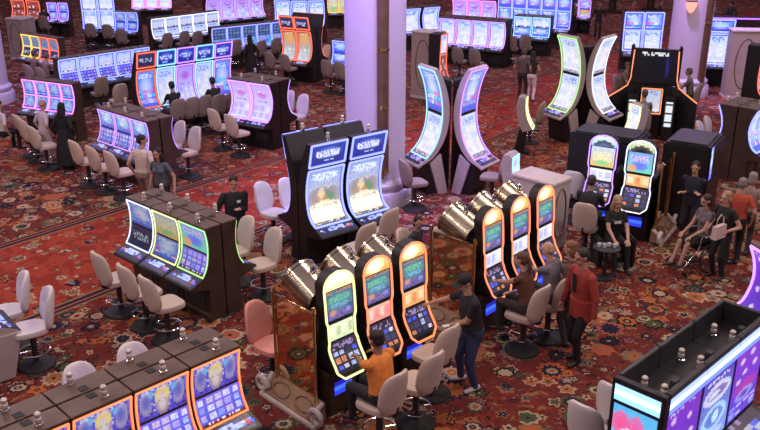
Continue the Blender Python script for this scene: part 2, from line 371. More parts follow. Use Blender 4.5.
def make_machine(style, w=.7, seed=0, neon='blue', scr=None, body='brown', detail=True, label='', group=None, k=1.0, nr=1.0, sides='LRTB', back=None):
    root = thing('slot_machine', label, 'slot machine', group=group)
    core, halo = NEON[neon]; r = .011 * nr; fl = .034 * nr * (1 if detail else 1.35)
    nx = 26 if detail else 12
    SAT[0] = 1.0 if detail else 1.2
    scr = scr or {}
    hw = w / 2
    if style in ('slant', 'low'):
        if style == 'slant':
            F = Prof([(.04, .80), (.12, .93), (.165, 1.10), (.18, 1.27), (.17, 1.44), (.135, 1.60)]); ztop = 1.61; yb = back or .47; tm = .47
        else:
            F = Prof([(-.05, .80), (.08, .90), (.17, 1.1), (.20, 1.32), (.16, 1.56), (.06, 1.80)]); ztop = 1.81; yb = back or .50; tm = None
        poly = [(.10, 0), (.10, .10), (.13, .12), (.13, .58), (-.20, .64), (-.20, .70)] + [(p.x, p.y) for p in F.p] + [(F.p[-1].x + .03, ztop), (yb, ztop), (yb, 0)]
        mb = MB(); mb.prism(poly, -hw, hw, 0); mb.build('cabinet', [body], root)
        m = MB(); m.box(-hw, hw, F.p[-1].x - .01, yb, ztop, ztop + .025, 0, bev=.006); tp = m.build('top_panel', ['topbrown'], root)
        m = MB(); m.box(-hw * .14, hw * .14, yb - .13, yb - .03, ztop + .022, ztop + .032); m.build('vent', ['rubber'], tp)
        if detail: beacon(root, hw * .2, F.p[-1].x + .08, ztop + .025, 1.0)
        ks = scr.get('k', 'reels'), scr.get('u', 'face')
        if tm:
            m = MB(); screen(m, F, w * .88, .04, tm - .02, scr.get('main', 'reels'), seed, nx, k=k); m.build('main_screen', ['glow'], root)
            m = MB(); screen(m, F, w * .88, tm + .02, .965, scr.get('upper', 'face'), seed + 1, nx, k=k); m.build('upper_screen', ['glow'], root)
        else:
            m = MB(); screen(m, F, w * .86, .03, .96, scr.get('main', 'violet'), seed, nx, k=k); m.build('main_screen', ['glow'], root)
        m = MB(); neon_loop(m, F, w * .94, .0, .985, core, halo, r, fl, sides)
        if tm and scr.get('mid'):
            m.tube([F.pt(-hw * .94, tm, .014), F.pt(hw * .94, tm, .014)], r, 6, 0, core)
        m.build('neon_and_glow_strip', ['glow'], root)
        deck(root, w * .98, -.22, .70, F.p[0].x, .80, seed, detail)
        m = MB(); m.box(-hw * .6, hw * .6, .115, .128, .2, .45, 0, (.02, .03, .25) if scr.get('belly') else (.004, .004, .004)); m.build('belly_panel', ['glow'], root)
    elif style == 'curve':
        F = Prof([(-.12, .82), (.03, .90), (.13, 1.08), (.165, 1.32), (.14, 1.60), (.06, 1.88)]); T = Prof([(.05, 1.93), (-.06, 2.38)], 6); yb = back or .46
        poly = [(.10, 0), (.10, .10), (.14, .12), (.14, .58), (-.28, .66), (-.28, .72)] + [(p.x, p.y) for p in F.p] + [(T.p[0].x + .02, T.p[0].y), (T.p[-1].x, T.p[-1].y), (T.p[-1].x + .12, 2.39), (.28, 1.95), (yb, 1.5), (yb, 0)]
        mb = MB(); mb.prism(poly, -hw, hw, 0); mb.build('cabinet', [body], root)
        m = MB(); screen(m, F, w * .84, .05, .96, scr.get('main', 'saga'), seed, nx, k=k); m.build('main_screen', ['glow'], root)
        m = MB(); screen(m, T, w * .82, .08, .92, scr.get('upper', 'title'), seed + 1, nx, k=k); m.build('upper_screen', ['glow'], root)
        m = MB(); neon_loop(m, F, w * .93, .0, .985, core, halo, r, fl, sides); neon_loop(m, T, w * .93, .02, .98, core, halo, r, fl, sides); m.build('neon_and_glow_strip', ['glow'], root)
        deck(root, w * .98, -.34, .72, F.p[0].x + .02, .82, seed, detail)
        if detail: beacon(root, 0, T.p[-1].x + .06, 2.39, 1.0)
    elif style == 'tower':      # two stacked flat displays, tall
        F = Prof([(-.02, .85), (.06, 1.0), (.10, 1.3), (.10, 1.6), (.07, 2.3)]); yb = back or .5
        poly = [(.08, 0), (.12, .12), (.12, .58), (-.22, .66), (-.22, .72)] + [(p.x, p.y) for p in F.p] + [(yb, 2.3), (yb, 0)]
        mb = MB(); mb.prism(poly, -hw, hw, 0); mb.build('cabinet', [body], root)
        m = MB(); screen(m, F, w * .86, .03, .52, scr.get('main', 'bright'), seed, nx, k=k); m.build('main_screen', ['glow'], root)
        m = MB(); screen(m, F, w * .86, .56, .97, scr.get('upper', 'blueart'), seed + 1, nx, k=k); m.build('upper_screen', ['glow'], root)
        m = MB(); neon_loop(m, F, w * .94, .0, .99, core, halo, r, fl, sides); m.tube([F.pt(-hw * .94, .54, .014), F.pt(hw * .94, .54, .014)], r, 6, 0, core); m.build('neon_and_glow_strip', ['glow'], root)
        deck(root, w * .98, -.28, .72, F.p[0].x + .02, .84, seed, detail)
    elif style == 'arc':
        F = Prof([(-.30, .88), (-.10, 1.08), (.06, 1.42), (.12, 1.85), (.08, 2.28), (-.02, 2.65), (-.14, 2.90)], 24)
        mb = MB(); f0 = [(p.x, p.y) for p in F.p]; b0 = [tuple(F.at(t, -(.09 + .07 * math.sin(math.pi * t)))) for t in [i / 16 for i in range(17)]][::-1]
        mb.prism(f0 + b0, -hw, hw, 0); mb.build('arched_screen_case', ['slab'], root)
        mb = MB(); mb.prism([(-.20, .76), (.08, .95), (.28, .0), (.03, .0)], -hw, -hw + .06); mb.prism([(-.20, .76), (.08, .95), (.28, .0), (.03, .0)], hw - .06, hw); mb.build('leg_slab', ['slab'], root)
        mb = MB(); mb.prism([(-.34, .70), (-.24, .78), (.05, .88), (.26, .02), (-.22, .0), (-.24, .12), (-.28, .5)], -hw + .062, hw - .062); mb.build('pedestal', ['black'], root)
        mb = MB(); C3 = [(-hw * .95, .285), (hw * .95, .285), (0, .545)]; mb.add([(x, y, z) for z in (.0, 2.62) for x, y in C3], [(0, 1, 4, 3), (1, 2, 5, 4), (2, 0, 3, 5), (2, 1, 0), (3, 4, 5)]); mb.build('centre_support', ['black'], root)
        m = MB(); screen(m, F, w * .80, .03, .49, scr.get('main', 'bright'), seed, nx, k=k); m.build('main_screen', ['glow'], root)
        m = MB(); screen(m, F, w * .80, .525, .97, scr.get('upper', 'blueart'), seed + 1, nx, k=k); m.build('upper_screen', ['glow'], root)
        m = MB(); m.surf(lambda a, b: F.pt((a - .5) * w * .8, .492 + .03 * b, .007), 1, 1, [[(.004, .004, .006)]]); m.build('screen_divider', ['glow'], root)
        m = MB(); neon_loop(m, F, w * .92, .0, .99, core, halo, r, fl, sides); m.build('neon_and_glow_strip', ['glow'], root)
        deck(root, w * 1.06, -.54, .76, F.p[0].x + .06, .90, seed, detail, colour=(.3, .15, 1.2), m='slab')
    elif style == 'arch':
        F = Prof([(-.20, .66), (-.13, .80), (-.03, .95), (.02, 1.10), (.04, 1.35), (.06, 1.65), (.10, 2.05)], 24)
        tn, ta = .44, .855
        def ho(t):
            if t < .07: return hw * (.62 + .38 * t / .07)
            if t < .30: return hw
            if t < .36: return hw * (1 - .10 * (t - .30) / .06)
            if t < .52: return hw * .90
            if t < .56: return hw * (.90 + .10 * (t - .52) / .04)
            if t < ta: return hw
            q = (t - ta) / (1 - ta); return hw * math.sqrt(max(0, 1 - q * q)) if q < .999 else .012
        ts = [i / 60 for i in range(61)]
        mb = MB(); vs = []; fs = []
        for t in ts:
            a = F.at(t); h = ho(t) + .012
            bk = max(a.x + .16, .20)
            vs += [(-h, a.x, a.y), (h, a.x, a.y), (h, bk, a.y + .01), (-h, bk, a.y + .01)]
        for i in range(60):
            for j in range(4): fs.append((i * 4 + j, i * 4 + (j + 1) % 4, i * 4 + 4 + (j + 1) % 4, i * 4 + 4 + j))
        fs += [(3, 2, 1, 0), (240, 241, 242, 243)]
        mb.add(vs, fs); mb.build('cabinet', ['black'], root, False)
        mb = MB(); mb.box(-hw * .98, hw * .98, .02, .98, .0, .66, 0, bev=.012); mb.box(-hw * .92, hw * .92, .22, .98, .64, 1.24, 0, bev=.012); mb.build('pedestal', [scr.get('ped', 'brown')], root)
        m = MB(); m.surf(lambda a, b: ((a - .5) * w * .62, .012, .30 + .2 * b), 4, 3, [[(.03, .06, 1.0)] * 4, [(.06, .2, 1.5)] * 4, [(.02, .02, .5)] * 4]); m.build('belly_light', ['glow'], root)
        hs = lambda t: ho(t) - .03
        m = MB(); screen(m, F, w, .845, .985, scr.get('arch', 'glowarch'), seed, 10, 8, k=1, hw=lambda t: max(.01, ho(t) - .02)); m.build('lit_arch_topper', ['glow'], root)
        m = MB(); screen(m, F, w, .56, .835, scr.get('upper', 'greenart'), seed + 1, nx, k=k, hw=lambda t: hw * .86); m.build('upper_screen', ['glow'], root)
        m = MB(); screen(m, F, w, .365, .525, scr.get('mid', 'pinkrow'), seed + 2, 20, 9, k=k, hw=lambda t: hw * .80); m.build('reel_screen', ['glow'], root)
        m = MB(); screen(m, F, w, .05, .345, scr.get('low', 'buttons'), seed + 3, 18, 16, k=k, hw=lambda t: min(ho(t) - .03, hw * .88)); m.build('button_panel', ['glow'], root)
        m = MB(); P = [F.pt(-ho(t), t, .014) for t in ts] + [F.pt(ho(t), t, .014) for t in ts[::-1]]
        m.tube(P, r, 6, 0, core, True)
        m.surf(lambda a, b: F.pt(-ho(b) - .012 + a * .03, b, .006), 1, 40, [[halo]] * 40); m.surf(lambda a, b: F.pt(ho(b) - .018 + a * .03, b, .006), 1, 40, [[halo]] * 40)  # halo strips along the outline stand in for the neon's bloom
        m.build('neon_and_glow_strip', ['glow'], root)
        # ribbed brass hood behind the arch
        if scr.get('hood', True):
            n = 36; R0 = .27; Lh = .52; rings = []; mb = MB()
            for yy, rr in ((0, .02), (.0, .95), (.005, .99), (.02, 1.05), (.05, 1.05), (.06, 1.), (Lh, .98), (Lh + .01, 1.03), (Lh + .05, 1.03), (Lh + .06, .9), (Lh + .06, .02)):
                rings.append([(R0 * rr * (1 - .02 * (j % 3 == 0)) * math.cos(2 * math.pi * j / n), yy, R0 * rr * (1 - .02 * (j % 3 == 0)) * math.sin(2 * math.pi * j / n)) for j in range(n)])
            tl = R(24); RT = Matrix.Rotation(tl, 3, 'X')
            vs = [RT @ Vector(p) + Vector((0, .40, 1.50)) for ring in rings for p in ring]
            fs = [(i * n + j, i * n + (j + 1) % n, (i + 1) * n + (j + 1) % n, (i + 1) * n + j) for i in range(len(rings) - 1) for j in range(n)]
            mb.add(vs, fs); h = mb.build('brass_hood', ['brass'], root, True)
            mb = MB(); mb.lathe([(.045, 0), (.045, .03), (.03, .035), (.035, .08), (.015, .11)], 10, (0, .60, 1.86)); mb.build('hood_knob', ['chrome'], h, True)
    SAT[0] = 1.0
    return root

def row(style, p0, p1, n, zref, yref, face=None, first=0, count=None, labels=None, group=None, variants=None, extra=0, **kw):
    """n machines between two measured points (screen centres); extra machines carry the row on"""
    a, b = G(*p0, zref), G(*p1, zref)
    d = (b - a); d.z = 0
    if face is None: face = math.degrees(math.atan2(d.y, d.x)) - 90
    rz = R(face + 90)
    step = d / max(1, n - 1)
    ax = Vector((math.cos(rz), math.sin(rz), 0))
    if n > 1:
        step = ax * step.dot(ax)
        kw['w'] = min(kw.get('w', .7), abs(step.length) * .975)
    out = []
    protos = {}
    ids = list(range(-extra, n)) if extra > 0 else list(range(n - extra))
    for q, i in enumerate(ids):
        ref = a + step * i
        loc = Vector((ref.x, ref.y, 0)) - Matrix.Rotation(rz, 3, 'Z') @ Vector((0, yref, 0))
        v = (variants[i % len(variants)] if variants else {})
        key = str(sorted(v.items(), key=str)) if v else 'x'
        lab = labels(q, len(ids)) if labels else None
        if key in protos and not kw.get('unique'):
            o = dup(protos[key], loc, rz, lab, group)
        else:
            k2 = dict(kw); k2.pop('unique', None); k2.update(v)
            o = make_machine(style, label=lab or '', group=group, seed=random.Random(str(p0) + str(i)).randrange(9999), **k2)
            o.location = loc; o.rotation_euler = (0, 0, rz); protos[key] = o
        out.append(o)
    return out, step, face

# ------------------------------------------------------------------ carpet
def carpet():
    m = bpy.data.materials.new('patterned_carpet'); m.use_nodes = True
    nt = m.node_tree; N = nt.nodes; Lk = nt.links; b = N['Principled BSDF']; b.inputs['Roughness'].default_value = .95
    b.inputs['Specular IOR Level'].default_value = .1
    tc = N.new('ShaderNodeTexCoord'); P = tc.outputs['Object']
    def math_(op, a, c=None, clamp=False):
        n = N.new('ShaderNodeMath'); n.operation = op; n.use_clamp = clamp
        for k, x in enumerate((a, c)):
            if x is None: continue
            if isinstance(x, (int, float)): n.inputs[k].default_value = x
            else: Lk.new(x, n.inputs[k])
        return n.outputs[0]
    def mixc(f, a, c):
        n = N.new('ShaderNodeMix'); n.data_type = 'RGBA'
        if isinstance(f, (int, float)): n.inputs['Factor'].default_value = f
        else: Lk.new(f, n.inputs['Factor'])
        for k, x in ((6, a), (7, c)):
            if isinstance(x, tuple): n.inputs[k].default_value = (*x, 1)
            else: Lk.new(x, n.inputs[k])
        return n.outputs[2]
    def ramp(f, stops, interp='CONSTANT'):
        n = N.new('ShaderNodeValToRGB'); n.color_ramp.interpolation = interp
        e = n.color_ramp.elements
        e[0].position = stops[0][0]; e[0].color = (*stops[0][1], 1)
        e[1].position = stops[1][0]; e[1].color = (*stops[1][1], 1)
        for p, c in stops[2:]:
            q = e.new(p); q.color = (*c, 1)
        Lk.new(f, n.inputs['Fac']); return n.outputs['Color']
    RED = (.15, .028, .024); DKR = (.085, .020, .020); NAV = (.022, .020, .045); CRM = (.42, .31, .21); TAN = (.26, .13, .06); ORG = (.40, .12, .04); GRN = (.075, .085, .045); GRY = (.15, .13, .12); PNK = (.33, .10, .08); BLK = (.018, .012, .014)
    # wobble
    nz = N.new('ShaderNodeTexNoise'); nz.inputs['Scale'].default_value = 3.0; Lk.new(P, nz.inputs['Vector'])
    vm = N.new('ShaderNodeVectorMath'); vm.operation = 'SCALE'; vm.inputs['Scale'].default_value = .12; Lk.new(nz.outputs['Color'], vm.inputs[0])
    va = N.new('ShaderNodeVectorMath'); va.operation = 'ADD'; Lk.new(P, va.inputs[0]); Lk.new(vm.outputs[0], va.inputs[1]); PW = va.outputs[0]
    def flowers(scale, rnd, petals, amp, rmax, base, pal_in, pal_out, keep, seedoff):
        mp = N.new('ShaderNodeVectorMath'); mp.operation = 'ADD'; mp.inputs[1].default_value = (seedoff, seedoff * 1.7, 0); Lk.new(PW, mp.inputs[0])
        v = N.new('ShaderNodeTexVoronoi'); v.voronoi_dimensions = '2D'; v.inputs['Scale'].default_value = scale; v.inputs['Randomness'].default_value = rnd; Lk.new(mp.outputs[0], v.inputs['Vector'])
        sub = N.new('ShaderNodeVectorMath'); sub.operation = 'SUBTRACT'; Lk.new(mp.outputs[0], sub.inputs[0]); Lk.new(v.outputs['Position'], sub.inputs[1])
        sx = N.new('ShaderNodeSeparateXYZ'); Lk.new(sub.outputs[0], sx.inputs[0])
        rad = math_('MULTIPLY', math_('SQRT', math_('ADD', math_('MULTIPLY', sx.outputs[0], sx.outputs[0]), math_('MULTIPLY', sx.outputs[1], sx.outputs[1]))), scale)
        ang = math_('ARCTAN2', sx.outputs[1], sx.outputs[0])
        sc = N.new('ShaderNodeSeparateColor'); Lk.new(v.outputs['Color'], sc.inputs[0]); h1, h2, h3 = sc.outputs
        pet = math_('ADD', math_('MULTIPLY', math_('COSINE', math_('MULTIPLY', math_('ADD', ang, math_('MULTIPLY', h1, 6.0)), petals)), amp), 1.0)
        rr = math_('DIVIDE', rad, math_('MULTIPLY', pet, math_('ADD', rmax * .7, math_('MULTIPLY', h2, rmax * .5))))
        inside = math_('MULTIPLY', math_('LESS_THAN', rr, 1.0), math_('LESS_THAN', h3, keep))
        ring = math_('LESS_THAN', rr, .72); core = math_('LESS_THAN', rr, .38); dot = math_('LESS_THAN', rr, .17)
        c = mixc(ring, ramp(h1, pal_out), ramp(h2, pal_in)); c = mixc(core, c, ramp(math_('FRACT', math_('MULTIPLY', h2, 3.7)), pal_out)); c = mixc(dot, c, ramp(h1, pal_in))
        return mixc(inside, base, c), inside
    n2 = N.new('ShaderNodeTexNoise'); n2.inputs['Scale'].default_value = 2.2; n2.inputs['Detail'].default_value = 3; n2.inputs['Distortion'].default_value = 1.2; Lk.new(P, n2.inputs['Vector'])
    base = ramp(n2.outputs['Fac'], [(0, DKR), (.40, RED), (.56, (.19, .03, .02)), (.64, TAN), (.68, GRN), (.73, NAV)])
    n3 = N.new('ShaderNodeTexNoise'); n3.inputs['Scale'].default_value = 5.5; n3.inputs['Distortion'].default_value = 2.5; Lk.new(P, n3.inputs['Vector'])
    leaf = math_('GREATER_THAN', n3.outputs['Fac'], .62); base = mixc(leaf, base, ramp(n2.outputs['Fac'], [(0, CRM), (.42, GRN), (.5, GRY), (.58, TAN)]))
    leaf2 = math_('LESS_THAN', n3.outputs['Fac'], .36); base = mixc(leaf2, base, ramp(n2.outputs['Fac'], [(0, NAV), (.45, DKR), (.55, BLK)]))
    IN = [(0, CRM), (.25, NAV), (.45, GRN), (.6, PNK), (.75, ORG), (.9, GRY)]; OUT = [(0, BLK), (.2, TAN), (.4, CRM), (.55, NAV), (.7, ORG), (.85, GRN)]
    field, _ = flowers(4.2, 1.0, 5, .25, .42, base, IN, OUT, .6, 3.1)
    field, _ = flowers(2.3, .95, 8, .10, .40, field, IN, OUT, .55, 7.7)
    field, _ = flowers(1.6, 1.0, 11, .16, .34, field, OUT, IN, .34, 12.9)
    # clear red aisle between two border stripes
    aisle = ramp(n2.outputs['Fac'], [(0, (.25, .036, .024)), (.5, (.33, .054, .033)), (.66, (.20, .035, .025)), (.72, GRY)])
    aisle, _ = flowers(2.6, 1.0, 6, .2, .36, aisle, IN, OUT, .38, 5.5)
    aisle, _ = flowers(5.5, 1.0, 5, .3, .34, aisle, [(0, CRM), (.5, TAN), (.8, GRY)], [(0, TAN), (.5, NAV), (.8, CRM)], .25, 1.5)
    dt = N.new('ShaderNodeVectorMath'); dt.operation = 'DOT_PRODUCT'; dt.inputs[1].default_value = (-.772, .636, 0); Lk.new(P, dt.inputs[0])
    s = dt.outputs['Value']
    dd = math_('ABSOLUTE', math_('SUBTRACT', s, 14.02))
    colr = mixc(math_('LESS_THAN', dd, 1.55), field, aisle)
    band = math_('DIVIDE', math_('SUBTRACT', dd, 1.5), .32)
    inb = math_('MULTIPLY', math_('GREATER_THAN', band, 0), math_('LESS_THAN', band, 1))
    colr = mixc(inb, colr, ramp(band, [(0, TAN), (.2, NAV), (.5, ORG), (.62, NAV), (.85, TAN)]))
    # a second clear red aisle far behind, same border
    d2 = math_('ABSOLUTE', math_('SUBTRACT', s, 4.2)); sy = N.new('ShaderNodeSeparateXYZ'); Lk.new(P, sy.inputs[0])
    far = math_('GREATER_THAN', sy.outputs[1], 20.0)
    colr = mixc(math_('MULTIPLY', far, math_('LESS_THAN', math_('ABSOLUTE', math_('SUBTRACT', s, 14.0)), 9)), colr, mixc(.25, colr, aisle))
    Lk.new(colr, b.inputs['Base Color'])
    return m
M['carpet'] = carpet()
mb = MB(); mb.box(-34, 34, -6, 62, -.1, 0); tag(mb.build('floor', ['carpet']), kind='structure')
for nm, a in (('wall_back', (-34, 34, 62, 62.2)), ('wall_left', (-34.2, -34, -6, 62)), ('wall_right', (34, 34.2, -6, 62))):
    mb = MB(); mb.box(a[0], a[1], a[2], a[3], -.1, 10.5); tag(mb.build(nm, ['wall']), kind='structure')

# ------------------------------------------------------------------ light: ceiling lamps, unseen purple spots aimed down at the columns
w = bpy.data.worlds.new('hall_air'); SC.world = w; w.use_nodes = True
w.node_tree.nodes['Background'].inputs[0].default_value = (.70, .55, .78, 1); w.node_tree.nodes['Background'].inputs[1].default_value = .27
def area(name, loc, size, power, col):
    l = bpy.data.lights.new(name, 'AREA'); l.shape = 'DISK'; l.size = size; l.energy = power; l.color = col
    o = bpy.data.objects.new(name, l); COL.objects.link(o); o.location = loc; return o
for ix, x in enumerate((-18, -9, 0, 9, 18)):
    for iy, y in enumerate((6, 14, 22, 30, 40, 52)):
        warm = (1.0, .80, .66) if (ix + iy) % 2 else (1.0, .76, .70)
        if y > 25 or (y > 18 and x < -5): warm = (.80, .60, .95)
        area('ceiling_lamp', (x + (iy % 2) * 3 - 1.5, y, 10.2), 1.6, 265 if y < 18 else 200 if y < 25 else 135, warm)
def purple(x, y, z, tx, ty, tz, power, col=(.42, .28, 1.0), ang=60):
    l = bpy.data.lights.new('column_spot', 'SPOT'); l.energy = power; l.color = col; l.spot_size = R(ang); l.spot_blend = .8; l.shadow_soft_size = .25
    o = bpy.data.objects.new('column_spot', l); COL.objects.link(o); o.location = (x, y, z)
    o.rotation_euler = (Vector((tx, ty, tz)) - Vector((x, y, z))).to_track_quat('-Z', 'Y').to_euler(); return o

# ------------------------------------------------------------------ columns
def column(x, y, r, label, strip_deg=None, strip_z=(0.9, 6.0)):
    t = thing('column', label, 'column', (x, y, 0))
    mb = MB(); mb.lathe([(r, .5), (r, 10.4)], 48); mb.build('shaft', ['column'], t, True)
    mb = MB(); mb.lathe([(r + .16, 0), (r + .16, .28), (r + .13, .34), (r + .06, .36), (r + .06, .42), (r + .10, .46), (r + .10, .52), (r + .03, .58), (r, .62)], 48); mb.build('base_moulding', ['column'], t, True)
    if strip_deg is not None:
        a = R(strip_deg); px, py = (r + .0) * math.cos(a), (r + .0) * math.sin(a)
        z0, z1 = strip_z
        mb = MB(); mb.lathe([(.02, z0 - .16), (.03, z0 - .12), (.015, z0 - .1), (.12, z0), (.13, z0 + .02), (.13, z1), (.02, z1 + .1)], 16, (px, py, 0)); s = mb.build('ornamental_strip', ['bronze'], t, True)
        for f in (.0, .38, .70, .985):
            z = z0 + (z1 - z0) * f
            mb = MB(); mb.lathe([(.14, z), (.145, z + .03), (.14, z + .06)], 16, (px, py, 0)); mb.build('gold_band', ['gold'], s, True)
    return t
c1 = G(374, 205); column(-.1, 18.35, .66, 'thick lavender round column in the middle, bronze strip on its front', -76, (.85, 4.6))
column(10.55, 29.2, .66, 'lavender round column behind the black racing-style game pod on the right', -60, (.3, 6))
LC = G(-6, 105); column(LC.x - .35, LC.y + .5, .66, 'lavender round column cut off by the upper left edge of the picture')
purple(-3.2, 15.4, 9.5, -.3, 18.3, 3.2, 3300); purple(2.4, 15.6, 9.5, 0, 18.3, 3.0, 2000, (.50, .34, 1.0))
purple(8.0, 26.5, 9.8, 10.5, 29.2, 4, 3800, (.6, .36, 1.0)); purple(12.5, 27, 9.8, 10.5, 29.2, 4, 1800)
purple(LC.x + 2.5, LC.y - 2.0, 9.8, LC.x, LC.y, 4, 2400)
# warm lamp in the right-hand column
lx = G(676.5, 7, 5.0)
t = thing('column_lamp', 'small glowing pink lamp near the top of the right-hand lavender column', 'lamp')
A_ = Vector((10.55, 29.2, 0)); dirc = (Vector((0, 0, 0)) - A_).normalized(); lp = A_ + dirc * .66; t.location = (lp.x - .12, lp.y - .1, 3.05)
mb = MB(); mb.lathe([(.02, -.22), (.10, -.15), (.17, .02), (.18, .16)], 14, (0, 0, 0), 0, (1.5, .55, .45)); mb.build('glass_bowl', ['glow'], t, True)
mb = MB(); mb.lathe([(.19, .15), (.19, .19)], 14); mb.build('rim', ['bronze'], t, True)

# ------------------------------------------------------------------ slot machine banks
ZS = dict(slant=(1.2, .2), low=(1.3, .2), curve=(1.35, .165), tower=(1.55, .1), arch=(1.30, .04))
def bank(style, p0, p1, n, where, group, face=None, extra=0, back_gap=None, back_where=None, dz=0, **kw):
    z, y = ZS[style]
    out, step, f = row(style, p0, p1, n, z, y, face, extra=extra, labels=(lambda q, m: '%s %s' % (ORD[q], where) if m > 1 else where), group=group, **kw)
    if back_gap:
        rz = out[0].rotation_euler.z; back = Matrix.Rotation(rz, 3, 'Z') @ Vector((0, 1, 0)) * (back_gap + .03)
        for q, o in enumerate(list(out)):
            dup(o, o.location + back, rz + math.pi, '%s %s' % (ORD[q], back_where), group + ', rear side')
    return out, step, f
def end_mark(o, side, w): return o.matrix_basis @ Vector((side * w / 2, 0, 0))

# A: bottom left, orange neon
bA, stA, fA = bank('slant', (215, 386), (160, 408.5), 2, 'from the right of orange-neon slot machines along the bottom left edge', 'orange-neon bank', face=-45.2, extra=-3, w=.915, neon='orange', nr=1.15, back=.44,
     scr=dict(main='reels', upper='face'), back_gap=.88, back_where='from the right, far side of the orange-neon bank, only its brown top showing', body='brown')
# B: white, green neon
bB, stB, fB = bank('slant', (143.5, 224), (196.5, 247), 3,
     'from left of the green-edged bank with the dark brown end, lower left', 'green-edged bank', w=.735, back_gap=.86, back=.43, back_where='from the left on the rear side of the three-machine green-edged bank',
     variants=[dict(neon='white', scr=dict(main='darktitle', upper='blueart'), k=.5), dict(neon='lime', scr=dict(main='blueart', upper='goldart'), k=.5), dict(neon='green', scr=dict(main='reels', upper='rainbow'), k=.75)])
# E: centre, tall blue curved machines, two facing us, two behind
bE, stE, fE = bank('curve', (324, 193), (360.5, 182), 2, 'from left of the two tall blue-neon curved machines by the middle column', 'blue curved pair', face=-52, w=.84, neon='blue', nr=2.0, body='black',
     scr=dict(main='saga', upper='title'), back=.40, back_gap=.8, back_where='from left of the black machines backing the blue curved pair')
# C and D: arched machines with brass hoods
scC = dict(upper='greenart', mid='pinkrow', arch='glowarch')
bC, stC, fC = bank('arch', (341, 325), (414, 293), 3, 'from the left of the three arched machines under brass hoods, bottom centre', 'arched machines with brass hoods', w=.50, nr=1.5,
     variants=[dict(neon='lime', scr=dict(upper='greenart', mid='limerow', arch='glowlime')), dict(neon='peach', scr=scC), dict(neon='orange', scr=dict(scC, mid='orangerow'))])
bD, stD, fD = bank('arch', (493, 255), (544, 229), 3, 'from the left of the three arched machines beside the tank-top woman, right of centre', 'arched machines with brass hoods', w=.50, nr=1.4, face=-43,
     neon='peach', scr=dict(upper='greenart', mid='whiterow', arch='glowarch'))
bG, stG, fG = bank('arch', (601, 172), (634, 182), 2, 'of two bright arched machines in the right middle, left to right', 'bright arched pair', face=-122, w=.56, nr=1.1,
     variants=[dict(neon='violet', scr=dict(upper='goldart', mid='whiterow', arch='arcwhite', hood=False, ped='black'), k=1.1), dict(neon='white', scr=dict(upper='rainbow', mid='orangerow', arch='arclime', hood=False, ped='black'), k=1.1)])
# left banks
bLa, stLa, fLa = bank('slant', (109, 126), (142, 136.5), 3, 'from left of the violet-white three-machine bank behind the walking couple', 'violet-white bank', w=.80, neon='violet', nr=1.1, detail=True,
     scr=dict(main='reels', upper='blueart'), back_gap=.95, back_where='from left on the hidden rear side of the violet-white bank', k=.8)
bLb, stLb, fLb = bank('slant', (31, 93), (69, 98), 4, 'from left of the pink-neon bank at the left edge', 'pink-neon bank', detail=False, w=.80, neon='pink', nr=1.5, scr=dict(main='blueart', upper='blueart', mid=True), k=.7)
bLc, stLc, fLc = bank('slant', (68, 71), (141, 59.5), 5, 'from left of the blue bank behind the pink-neon bank, upper left', 'blue bank, upper left', detail=False, w=.86, neon='blue', nr=2.0, scr=dict(main='reels', upper='bright', mid=True), k=.8)
bLd, stLd, fLd = bank('slant', (28, 45), (55, 49.5), 4, 'from left of the yellow and red neon bank, upper left', 'yellow and red bank', detail=False, w=.74, nr=2.2,
     variants=[dict(neon='yellow', scr=dict(main='darktitle', upper='squares', mid=True)), dict(neon='yellow', scr=dict(main='darktitle', upper='squares', mid=True)), dict(neon='red', scr=dict(main='darktitle', upper='squares', mid=True)), dict(neon='red', scr=dict(main='darktitle', upper='squares', mid=True))])
bLe, stLe, fLe = bank('low', (242, 98), (263.5, 101), 2, 'of two white-violet curved machines left of the middle column, left to right', 'white-violet pair', face=-122, w=.86, neon='violet', nr=2.4, scr=dict(main='violet'), body='black', back_gap=1.0, back_where='of two machines behind the white-violet pair, left to right')
bR, stR, fR = bank('curve', (146, 87.5), (222, 75.5), 5, 'from left of five tall curved machines with small upper displays, upper left', 'tall curved row', detail=False, w=.80, nr=1.7, body='black',
     variants=[dict(neon='red', scr=dict(main='blueart', upper='darktitle')), dict(neon='cyan', scr=dict(main='bright', upper='title')), dict(neon='violet', scr=dict(main='violet', upper='title')), dict(neon='cyan', scr=dict(main='bright', upper='title')), dict(neon='violet', scr=dict(main='blueart', upper='title'))], k=.85)
bMa, _, _ = bank('curve', (290, 44), (303, 46), 2, 'of two red-neon machines with orange displays, top centre left, left to right', 'red-neon pair', face=-118, detail=False, w=.82, neon='red', nr=2.0, body='black', scr=dict(main='amber', upper='darktitle'), back_gap=.92, back_where='of two machines back to back with the red-neon pair, left to right')
bMb, _, _ = bank('slant', (219, 38), (278, 31.5), 5, 'from left of the row with grey-green chequered displays, top left', 'chequered display row', detail=False, w=.82, neon='blue', nr=1.8, scr=dict(main='rainbow', upper='squares'), k=.8)
bMc, _, _ = bank('low', (213, 9), (256, 5), 4, 'from left of four white-violet machines at the top edge', 'white-violet row at top edge', detail=False, w=.86, neon='violet', nr=2.0, scr=dict(main='violet'), k=.9)
bMd, _, _ = bank('slant', (158, 28), (212, 21), 5, 'from left of the whitish displays in front of the top left row', 'whitish display row', detail=False, w=.86, neon='white', nr=2.0, scr=dict(main='bright', upper='bright'), k=.8)
bMe, _, _ = bank('tower', (90, 12), (106.5, 12), 2, 'of two big pale blue glowing displays at the top left, left to right', 'pale blue towers', face=-85, detail=False, w=.78, neon='blue', nr=2.4, scr=dict(main='bright', upper='bright'), body='black')
bank('slant', (53, 11), (63, 11.5), 2, 'of two small violet machines left of the pale blue towers, left to right', 'small violet machines', face=-100, detail=False, w=.5, neon='violet', nr=1.8, scr=dict(main='blueart', upper='blueart'), k=.8)
